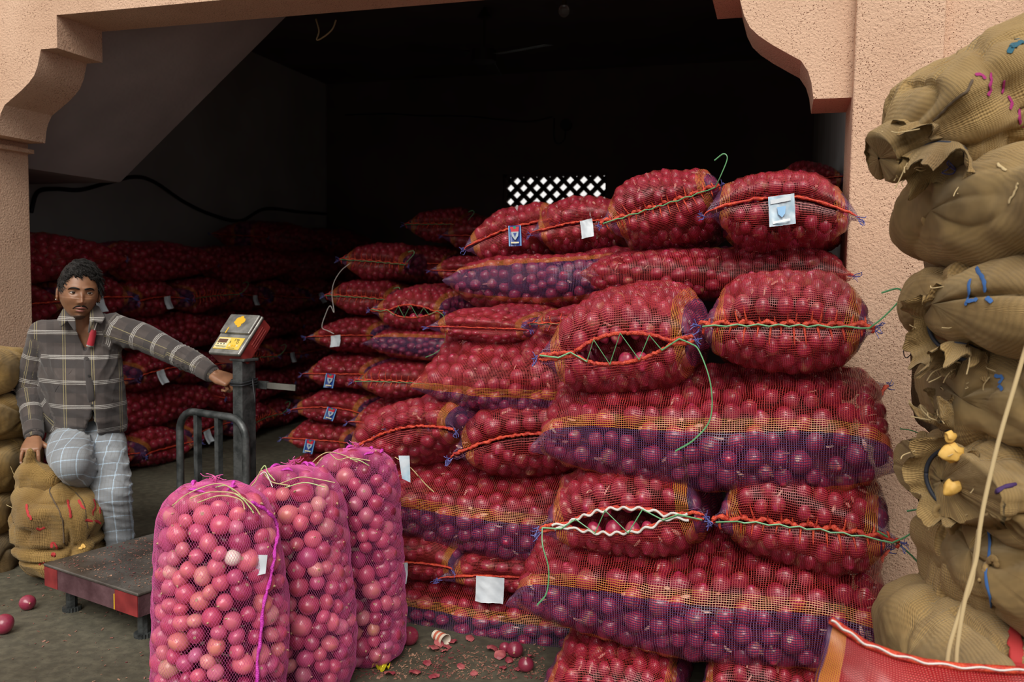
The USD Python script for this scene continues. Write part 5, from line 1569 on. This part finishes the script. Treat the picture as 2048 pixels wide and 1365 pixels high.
# head: local x right, y up, z forward; half height 0.12
hc = J(157, 585, 3.86)
ty_, tr_, tp_ = math.radians(8), math.radians(3), math.radians(3)
hf = Fw * math.cos(ty_) + Rt * math.sin(ty_)
hr = Rt * math.cos(ty_) - Fw * math.sin(ty_)
hu = UPV * math.cos(tr_) + hr * math.sin(tr_)
hr = hr * math.cos(tr_) - UPV * math.sin(tr_)
hf, hu = hf * math.cos(tp_) - hu * math.sin(tp_), hu * math.cos(tp_) + hf * math.sin(tp_)
HB = np.stack([hr, hu, hf])


def hw(V):
    return np.asarray(V) @ HB + hc


def head_shape(D):
    """Head surface for unit directions D (x right, y up, z forward)."""
    V = D * np.array([0.080, 0.120, 0.094])
    x, y, z = V.T
    jaw = np.clip(-y / 0.12, 0, 1)
    x = x * (1 - 0.30 * jaw ** 1.6)
    z = np.where(z < 0, z * (1 - 0.45 * jaw), z * (1 - 0.05 * jaw)) + np.where(y < -0.02, 0.012 * jaw, 0)
    x = np.where(y > 0.02, x * (1 - 0.10 * np.clip((y - 0.02) / 0.1, 0, 1) ** 2), x)
    f = np.clip(z / 0.03, 0, 1)

    def gs(cx, cy, sx, sy, a):
        return a * np.exp(-((np.abs(x) - cx) / sx) ** 2 - ((y - cy) / sy) ** 2)
    dz = gs(0, -0.020, 0.0085, 0.020, 0.013) + gs(0, -0.036, 0.011, 0.009, 0.014) + gs(0.012, -0.039, 0.006, 0.006, 0.006)      # nose
    dz += gs(0.030, 0.024, 0.026, 0.008, 0.006) - gs(0.031, 0.004, 0.015, 0.011, 0.011)                                       # brow, socket
    dz += gs(0.042, -0.024, 0.018, 0.016, 0.005)                                                                              # cheekbone
    dz += gs(0, -0.0615, 0.022, 0.0058, 0.0062) + gs(0, -0.0750, 0.017, 0.0060, 0.0068) - gs(0, -0.0678, 0.024, 0.0026, 0.0050) # lips
    dz += gs(0, -0.100, 0.018, 0.012, 0.008) - gs(0, -0.087, 0.018, 0.005, 0.003) - gs(0.046, -0.062, 0.016, 0.022, 0.006)      # chin, cheeks
    return np.stack([x, y, z + dz * f], 1)


ic = trimesh.creation.icosphere(6)
hv = head_shape(np.asarray(ic.vertices))
head = trimesh.Trimesh(hw(hv), ic.faces, process=False)
ears = []
for s in (-1, 1):
    er = trimesh.creation.icosphere(3)
    v = er.vertices * [0.008, 0.031, 0.019]
    v[:, 2] += np.where(v[:, 1] < -0.01, 0.004, 0)
    v[:, 0] += 0.006 * (1 - np.exp(-((v[:, 2] + 0.004) / 0.012) ** 2)) * s
    ears.append(man_of(trimesh.Trimesh(hw(v + [s * 0.0785, -0.010, -0.006]), er.faces, process=False)))
neckj = [(J(163, 622, 3.90), 0.056), (J(165, 662, 3.95), 0.062)]

SHR, SHL = J(86, 668, 3.94), J(222, 655, 3.93)
ELR, WRR = J(60, 778, 3.97), J(68, 872, 3.80)
ELL, WRL = J(338, 702, 3.88), J(424, 748, 3.80)
HPR, HPL = J(138, 890, 3.99), J(206, 890, 3.98)
KNR, ANR = J(142, 928, 3.60), J(178, 960, 3.95)
KNL, ANL = J(226, 988, 3.74), J(243, 1108, 3.84)


def hand(wrist, d, nrm, side, curl, spread, thumb, scale=1.0):
    """A hand: wrist point, finger direction d, back-of-hand normal nrm, thumb on the +side of (d x nrm); finger curls in radians per joint."""
    d = d / np.linalg.norm(d)
    nrm = nrm - d * (nrm @ d)
    nrm /= np.linalg.norm(nrm)
    w = np.cross(d, nrm) * side                     # towards the thumb
    k = scale
    P = lambda a, b, c: wrist + (d * a + w * b + nrm * c) * k
    palm = bone((P(0.0, 0.016, 0), 0.019 * k), (P(0.0, -0.016, 0), 0.018 * k), (P(0.082, 0.030, 0.002), 0.0125 * k), (P(0.078, -0.032, 0.0), 0.0115 * k), (P(0.035, 0.030, -0.004), 0.015 * k), (P(0.03, -0.028, -0.004), 0.014 * k))
    parts, nails = [palm], []
    for i, (b, l, r) in enumerate(((0.029, (0.042, 0.026, 0.020), 0.0092), (0.0095, (0.046, 0.030, 0.021), 0.0095), (-0.0105, (0.043, 0.028, 0.021), 0.0090), (-0.030, (0.033, 0.021, 0.018), 0.0080))):
        p = P(0.080 - 0.006 * abs(i - 1), b, 0.002)
        a = 0.0
        dirw = d * math.cos(spread * (1.5 - i)) + w * math.sin(spread * (1.5 - i))
        js = [(p - dirw * 0.02 * k, r * k)]
        js.append((p, r * k))
        for j in range(3):
            a += curl[j]
            p = p + (dirw * math.cos(a) - nrm * math.sin(a)) * l[j] * k
            js.append((p, (r - 0.0008 * (j + 1)) * k))
        parts.append(chain(*js))
        nd = dirw * math.cos(a) - nrm * math.sin(a)
        nn_ = nrm * math.cos(a) + dirw * math.sin(a)
        nails.append((p + nn_ * (r - 0.0035) * k - nd * 0.001, nd, nn_))
    p = P(0.018, 0.030, -0.006)
    js = [(P(0.006, 0.018, -0.004), 0.014 * k), (p, 0.0135 * k)]
    td = d * thumb[0] + w * thumb[1] - nrm * thumb[2]
    td /= np.linalg.norm(td)
    for j, (ln, r) in enumerate(((0.038, 0.0115), (0.030, 0.0100), (0.020, 0.0085))):
        p = p + td * ln * k
        js.append((p, r * k))
        td = td * 0.92 + (d * 0.25 - nrm * 0.10)
        td /= np.linalg.norm(td)
    parts.append(chain(*js))
    nails.append((p + (w * 0.4 + nrm * 0.9) / np.linalg.norm(w * 0.4 + nrm * 0.9) * 0.0055 * k, td, nrm * 0.9 + w * 0.4))
    return union(parts), nails


hr_m, hr_n = hand(J(67, 880, 3.775), J(54, 925, 3.64) - J(67, 880, 3.775), Fw * 0.75 + UPV * 0.5 - Rt * 0.1, -1, (0.35, 0.55, 0.45), 0.10, (0.55, 0.8, 0.25), 0.92)
hl_m, hl_n = hand(J(430, 751, 3.79), J(466, 764, 3.77) - J(430, 751, 3.79), UPV * 0.8 + Fw * 0.6, -1, (0.95, 1.25, 0.9), 0.03, (0.95, 0.35, 0.25), 0.95)
# which side the thumb comes out is set so that it lies towards the viewer's right on the sack and below on the bar
body = union([man_of(head), *ears, bone(*neckj), bone((SHR, 0.045), (SHL, 0.045), (J(150, 700, 3.98), 0.070), (J(180, 700, 3.98), 0.070), (J(165, 668, 3.96), 0.055)),
              bone((J(150, 690, 3.98), 0.070), (J(175, 690, 3.98), 0.070), (J(152, 860, 4.0), 0.085), (J(192, 860, 4.0), 0.085)),
              chain((SHR, 0.046), (ELR, 0.036), (WRR, 0.024), (J(67, 882, 3.775), 0.021)), chain((SHL, 0.046), (ELL, 0.036), (WRL, 0.025), (J(430, 751, 3.79), 0.021)),
              chain((HPR, 0.075), (KNR, 0.055), (ANR, 0.036)), chain((HPL, 0.075), (KNL, 0.052), (ANL, 0.034)),
              bone((ANL, 0.036), (ANL + [0, 0, -ANL[2] + 0.035], 0.034), (ANL + Fw * 0.14 + [0, 0, -ANL[2] + 0.025], 0.024)), hr_m, hl_m])
bt = to_tri(body.refine_to_length(0.006))
bt.merge_vertices()
keepv = bt.vertices.copy()
trimesh.smoothing.filter_taubin(bt, iterations=6)
dh = np.linalg.norm((keepv - hc), axis=1)
bt.vertices = np.where((dh < 0.15)[:, None], keepv, bt.vertices)
obj('body', bt, 'skin', person, smooth=True)
for k, (p, d, n_) in enumerate(hr_n + hl_n):
    nm = trimesh.creation.icosphere(2)
    n_ = n_ / np.linalg.norm(n_)
    d = d / np.linalg.norm(d)
    c_ = np.cross(d, n_)
    nm.vertices = nm.vertices * [0.0048, 0.0062, 0.0016] @ np.stack([c_, d, n_]) + p
    obj('nail', nm, 'nail', person, smooth=True)


def on_head(x, y, lift=0.0):
    """Point on the face above local (x, y)."""
    k = np.argmin((hv[:, 0] - x) ** 2 + (hv[:, 1] - y) ** 2 + (hv[:, 2] < 0) * 1.0)
    return np.array([x, y, hv[k, 2] + lift])


for s in (-1, 1):
    ec = on_head(s * 0.0315, 0.0035) + [0, 0, -0.0060]
    ey = trimesh.creation.icosphere(3, 0.0136)
    ey.vertices = hw(ey.vertices * [1.12, 0.92, 1] + ec)
    eo = obj('eye', ey, 'eye_white', person, smooth=True)
    ir = trimesh.creation.icosphere(3, 0.0066)
    ir.vertices = hw(ir.vertices * [1, 1, 0.45] + ec + [0.0006, 0.0004, 0.0118])
    obj('iris', ir, 'iris_brown', eo, smooth=True)
    for nm_, yo, lift, rr in (('upper_lid', 0.0070, 0.0032, 0.0034), ('lower_lid', -0.0070, 0.0014, 0.0022)):
        q = [ec + [s * dx, yo * (1 - (dx / 0.0185) ** 2) + (0.0006 if dx > 0 else -0.0006), 0.0118 - 0.010 * (dx / 0.017) ** 2] for dx in np.linspace(-0.017, 0.017, 11)]
        obj(nm_, tube(hw(np.array(q)), rr * np.array([0.5] + [1] * 9 + [0.5]), 8), 'skin', person, smooth=True)
    q = [ec + [s * dx, 0.0052 * (1 - (dx / 0.0185) ** 2), 0.0136 - 0.010 * (dx / 0.017) ** 2] for dx in np.linspace(-0.016, 0.017, 11)]
    obj('lash_line', tube(hw(np.array(q)), 0.0011, 6), 'hair_black', person, smooth=True)
    q = np.array([on_head(s * x, y, 0.0015) for x, y in ((0.010, 0.0195), (0.020, 0.0225), (0.032, 0.0245), (0.044, 0.0215), (0.052, 0.0150))])
    obj('eyebrow', tube(hw(catmull(q, 5)), np.interp(np.linspace(0, 1, 21), [0, 0.2, 0.7, 1], [0.0026, 0.0040, 0.0034, 0.0010]), 8, flat=(hf, 0.55)), 'hair_black', person, smooth=True)
    q = np.array([on_head(s * x, y, 0.0012) for x, y in ((0.002, -0.0535), (0.012, -0.0540), (0.022, -0.0585), (0.030, -0.0680))])
    obj('moustache', tube(hw(catmull(q, 5)), np.interp(np.linspace(0, 1, 16), [0, 0.3, 1], [0.0022, 0.0040, 0.0012]), 8, flat=(hf, 0.5)), 'hair_black', person, smooth=True)
for nm_, yy, wdt, rr in (('upper_lip', -0.0632, 0.023, 0.0040), ('lower_lip', -0.0742, 0.019, 0.0050)):
    q = np.array([on_head(x, yy + (0.002 if nm_ == 'upper_lip' else -0.001) * (1 - (x / wdt) ** 2), -0.0012) for x in np.linspace(-wdt, wdt, 9)])
    obj(nm_, tube(hw(catmull(q, 3)), rr * np.sin(np.linspace(0.25, np.pi - 0.25, 25)), 8), 'lip', person, smooth=True)
# hair and beard as shells that rise out of the head where they grow
D = np.asarray(ic.vertices)
al = np.arctan2(np.abs(hv[:, 0]), hv[:, 2])
hairline = np.interp(al, [0, 0.45, 0.85, 1.10, 1.35, 1.7, 2.2, np.pi], [0.074, 0.068, 0.052, 0.010, 0.010, 0.028, -0.045, -0.060]) + 0.006 * np.sin(np.arctan2(hv[:, 0], hv[:, 2]) * 9) + 0.004 * np.sin(np.arctan2(hv[:, 0], hv[:, 2]) * 23)
g_ = np.clip((hv[:, 1] - hairline) / 0.012, -1, 1)
th_ = np.interp(hv[:, 1], [-0.06, 0.03, 0.08, 0.12], [0.002, 0.005, 0.014, 0.022])
nz2 = meshkit.fbm(D * np.array([7, 5, 7]) + 3, 3, 2) - 0.5
st = meshkit.noise(np.stack([D[:, 0] * 30 + D[:, 1] * 9, D[:, 1] * 7, D[:, 2] * 12 - D[:, 0] * 14], 1), 5) - 0.5
hoff = np.where(g_ > 0, np.sqrt(np.clip(g_, 0, 1)) * th_ + (nz2 * 0.016 + st * 0.008) * np.clip(g_, 0, 1), -0.012)
hn = hv / np.linalg.norm(hv * [1.4, 1, 1.2], axis=1, keepdims=True)
obj('hair', trimesh.Trimesh(hw(hv + hn * hoff[:, None]), ic.faces, process=False), 'hair_black', person, smooth=True)
rh = np.random.default_rng(3)
up_i = np.where((g_ > 0.15))[0]
lk = []
for k in rh.choice(up_i, 2600, replace=False):
    p0 = hv[k] + hn[k] * (hoff[k] - 0.004)
    fl = np.array([0.75 + 0.4 * D[k, 0], 0.15 - 0.8 * (1 - D[k, 1]), 0.35 + 0.3 * D[k, 2]]) + rh.normal(0, 0.22, 3)
    fl -= hn[k] * (fl @ hn[k]) / (hn[k] @ hn[k]) * 0.75
    fl *= rh.uniform(0.018, 0.042) * (0.55 if D[k, 2] > 0.45 else 1.0) / np.linalg.norm(fl)
    lk.append(hw(np.array([p0, p0 + fl * 0.35 + hn[k] * 0.005, p0 + fl * 0.7 + hn[k] * 0.005, p0 + fl + hn[k] * 0.001])))
curves('hair_strands', lk, 0.0018, 'hair_black', person)
jx = np.abs(hv[:, 0])
bd = (np.exp(-((hv[:, 1] + 0.106) / 0.016) ** 2 - ((jx) / 0.040) ** 2))
bd = np.where(hv[:, 2] > -0.01, bd, 0)
boff = np.where(bd > 0.62, 0.0012 + 0.0016 * (bd - 0.62) + 0.0010 * st, -0.008)
obj('chin_beard', trimesh.Trimesh(hw(hv + hn * boff[:, None]), ic.faces, process=False), 'stubble', person, smooth=True)
obj('ear_stud', trimesh.creation.icosphere(2, 0.0032).apply_translation(hw(np.array([[-0.087, -0.036, 0.000]]))[0]), 'silver', person, smooth=True)

# shirt
shirt = union([bone((SHR, 0.062), (SHL, 0.062), (J(112, 700, 3.96), 0.078), (J(205, 700, 3.96), 0.078), (J(150, 672, 3.96), 0.078), (J(182, 668, 3.96), 0.078)),
               bone((J(116, 700, 3.96), 0.080), (J(203, 700, 3.96), 0.080), (J(122, 850, 3.99), 0.092), (J(212, 850, 3.99), 0.092), (J(150, 760, 3.90), 0.080), (J(185, 760, 3.90), 0.080), (J(160, 838, 3.90), 0.07), (J(195, 838, 3.90), 0.07)),
               chain((SHR, 0.064), (J(70, 725, 3.96), 0.058), (ELR, 0.055), (J(64, 830, 3.89), 0.047), (WRR, 0.038)), chain((SHL, 0.064), (J(290, 676, 3.91), 0.060), (ELL, 0.054), (J(395, 730, 3.84), 0.047), (WRL + (ELL - WRL) * 0.04, 0.038))])
shirt = shirt - bone((J(148, 628, 3.74), 0.012), (J(184, 626, 3.74), 0.012), (J(170, 700, 3.74), 0.006), (J(146, 626, 3.905), 0.014), (J(186, 624, 3.905), 0.014), (J(170, 700, 3.90), 0.006))
shirt = shirt - bone((J(164, 642, 3.95), 0.058), (J(160, 590, 3.95), 0.075))
shirt = shirt - bone((J(186, 822, 3.70), 0.003), (J(176, 862, 3.70), 0.016), (J(192, 868, 3.70), 0.012), (J(186, 822, 3.95), 0.003), (J(176, 862, 3.95), 0.016), (J(192, 868, 3.95), 0.012))
for p, q in ((WRR, ELR), (WRL, ELL)):
    d_ = (p - q) / np.linalg.norm(p - q)
    shirt = shirt - bone((p + d_ * 0.03, 0.031), (p + d_ * 0.12, 0.05))
# the hem is cut off level
shirt = shirt.trim_by_plane([0.0, 0.0, 1.0], float(J(165, 862, 3.92)[2] - 0.012))
sm = soft(shirt, 0.011, 12)


def limb_uv(V, bones, torso_x, torso_z):
    """uv in metres: along and round the nearest bone; torso by width and height."""
    best = np.full(len(V), 1e9)
    UV = np.stack([(V - torso_x) @ Rt, V[:, 2] - torso_z], 1)
    for i, (a, b, r, pref) in enumerate(bones):
        ab = b - a
        L = np.linalg.norm(ab)
        t_ = np.clip(((V - a) @ ab) / L ** 2, 0, 1)
        c = a + t_[:, None] * ab
        dist = np.linalg.norm(V - c, axis=1) / r
        u1 = ab / L
        n1 = np.cross(u1, Fw)
        n1 /= np.linalg.norm(n1)
        n2 = np.cross(u1, n1)
        w = V - c
        angl = np.arctan2(w @ n1, w @ n2)
        use = (dist < best) & (dist < pref) & (((V - a) @ u1) > 0.02)
        UV[use] = np.stack([angl * r, ((V - a) @ u1) + 0.03 + 0.3 * i], 1)[use]
        best = np.where(use, dist, best)
    return UV


def wrinkle(t, amp, seed, dirs):
    n = t.vertex_normals
    v = t.vertices
    w = np.zeros(len(v))
    for c, r, d, fr_, a in dirs:
        dd = v - c
        m_ = np.exp(-(np.linalg.norm(dd, axis=1) / r) ** 2)
        d = np.asarray(d, float) / np.linalg.norm(d)
        ph_ = (dd @ d) * fr_ + 4 * meshkit.noise(v * 9, seed)
        w += m_ * a * (1 - np.abs(np.sin(ph_))) ** 2
    w += (meshkit.fbm(v * 11, 3, seed) - 0.5) * amp
    t.vertices = v + n * w[:, None]
    return t


ua, ub = (ELL - SHL) / np.linalg.norm(ELL - SHL), (WRL - ELL) / np.linalg.norm(WRL - ELL)
wrinkle(sm, 0.016, 3, [(ELL + ub * 0.10, 0.12, ub + 0.2 * UPV, 150, 0.009), (SHL, 0.13, Rt + UPV, 75, 0.010), (ELR, 0.12, UPV, 130, 0.009), (J(105, 735, 3.9), 0.12, Rt * 0.9 + UPV * 0.3, 70, 0.008), (J(190, 820, 3.9), 0.16, UPV + Rt * 0.5, 60, 0.009), (J(225, 720, 3.9), 0.12, Rt - UPV * 0.4, 80, 0.008), (WRR, 0.08, UPV, 150, 0.005)])
suv = limb_uv(sm.vertices, [(SHR + 0.04 * (SHR - SHL), ELR, 0.058, 1.35), (ELR, WRR, 0.052, 1.6), (SHL, ELL, 0.060, 1.5), (ELL, WRL, 0.052, 1.7)], J(165, 700, 3.9), 0.9)
obj('shirt', sm, 'plaid_shirt', person, smooth=True, uv=suv)
for nm_, pts in (('collar', [(146, 612, 3.93), (128, 620, 3.91), (117, 640, 3.85), (123, 652, 3.82), (136, 640, 3.82), (150, 660, 3.80), (148, 634, 3.83)]), ('collar', [(184, 610, 3.93), (196, 615, 3.92), (207, 636, 3.86), (202, 646, 3.82), (186, 640, 3.80), (178, 664, 3.80), (182, 636, 3.82)])):
    cm = m3.Manifold.batch_hull([ball(J(*pts[k]), 0.006, 10) for k in (0, 1, 2, 6)]) + m3.Manifold.batch_hull([ball(J(*pts[k]), 0.005, 10) for k in (2, 3, 4, 6)]) + m3.Manifold.batch_hull([ball(J(*pts[k]), 0.0045, 10) for k in (4, 5, 6)])
    ct = soft(cm, 0.008, 4)
    obj(nm_, ct, 'plaid_shirt', person, smooth=True, uv=np.stack([(ct.vertices - J(165, 700, 3.9)) @ Rt, ct.vertices[:, 2]], 1))
smk = cKDTree(sm.vertices)


def on_shirt(px, py, lift=0.002):
    q = np.array([J(px, py, z) for z in np.linspace(3.70, 4.0, 160)])
    d, k = smk.query(q)
    i = int(np.argmin(d + np.linspace(0, 0.004, 160)))
    return q[i] - CF * lift


pl = np.array([on_shirt(x, y, 0.002) for x, y in ((172, 700), (176, 730), (179, 765), (183, 800), (186, 822))])
obj('placket', tube(catmull(pl, 5), 0.014, 8, flat=(Fw, 0.22)), 'plaid_shirt', person, smooth=True, uv=None)
for y in (722, 752, 781, 811):
    p = on_shirt(174 + (y - 700) * 0.1, y, 0.006)
    obj('button', trimesh.creation.cylinder(0.0052, 0.003, sections=14).apply_transform(trimesh.geometry.align_vectors([0, 0, 1], Fw)).apply_translation(p), 'print_black' if y != 781 else 'white_plastic', person)
for p, q, r in ((WRR, ELR, 0.042), (WRL, ELL, 0.042)):
    d_ = (p - q) / np.linalg.norm(p - q)
    cf = tube([p - d_ * 0.062, p - d_ * 0.058, p - d_ * 0.01, p + d_ * 0.004], [r * 0.94, r, r * 0.97, r * 0.93], 24)
    obj('cuff', cf, 'plaid_shirt', person, smooth=True, uv=np.stack([(cf.vertices - p) @ np.cross(d_, Fw), (cf.vertices - p) @ d_ + 0.095], 1))

# trousers
tr = union([bone((J(140, 872, 3.99), 0.098), (J(200, 872, 3.985), 0.098), (HPR, 0.10), (HPL, 0.10)),
            chain((HPR, 0.102), (J(141, 905, 3.80), 0.096), (KNR, 0.072), (J(160, 945, 3.75), 0.075), (ANR, 0.055)),
            chain((HPL, 0.100), (J(216, 938, 3.84), 0.088), (KNL, 0.072), (J(236, 1050, 3.80), 0.060), (ANL + [0, 0, -0.03], 0.052), (ANL + [0, 0, -ANL[2] + 0.085], 0.054))])
tm = soft(tr, 0.011, 12)
cr = J(172, 905, 3.86)
wrinkle(tm, 0.014, 8, [(cr, 0.10, Rt * 0.6 - UPV, 110, 0.014), (KNL, 0.12, UPV + 0.4 * Rt, 90, 0.010), (J(225, 930, 3.8), 0.12, UPV + 0.3 * Rt, 85, 0.011), (J(170, 930, 3.75), 0.08, Rt - UPV, 120, 0.012), (J(242, 1080, 3.8), 0.1, UPV, 70, 0.008)])
tuv = np.stack([(tm.vertices - J(170, 880, 3.9)) @ Rt + 0.25 * (tm.vertices - J(170, 880, 3.9)) @ Fw, tm.vertices[:, 2] - 0.35 * ((tm.vertices - J(170, 880, 3.9)) @ Fw)], 1)
obj('trousers', tm, 'check_trousers', person, smooth=True, uv=tuv)
obj('shoe', soft(bone((ANL + [0, 0, -ANL[2] + 0.045], 0.045), (ANL + Fw * 0.16 + [0, 0, -ANL[2] + 0.03], 0.030), (ANL + Fw * 0.08 + [0, 0, -ANL[2] + 0.038], 0.040)), 0.01, 4), 'black_rubber', person, smooth=True)
# small red tube hanging at the shirt front
tp0, tp1 = on_shirt(192, 661, 0.020), on_shirt(185, 690, 0.020)
tb_ = thing('pocket_tube', 'small red tube with silver end hanging on the plaid shirt front', 'tube')
obj('tube_body', tube([tp0, tp0 * 0.8 + tp1 * 0.2, tp1], [0.010, 0.0135, 0.0155], 16), 'tube_red', tb_, smooth=30)
obj('silver_end', tube([tp1, tp1 + (tp1 - tp0) * 0.10], 0.0158, 16), 'silver', tb_, smooth=30)
obj('cord', tube([on_shirt(196, 644, 0.006), tp0 + CF * 0.004], 0.002, 5), 'white_twine', tb_)
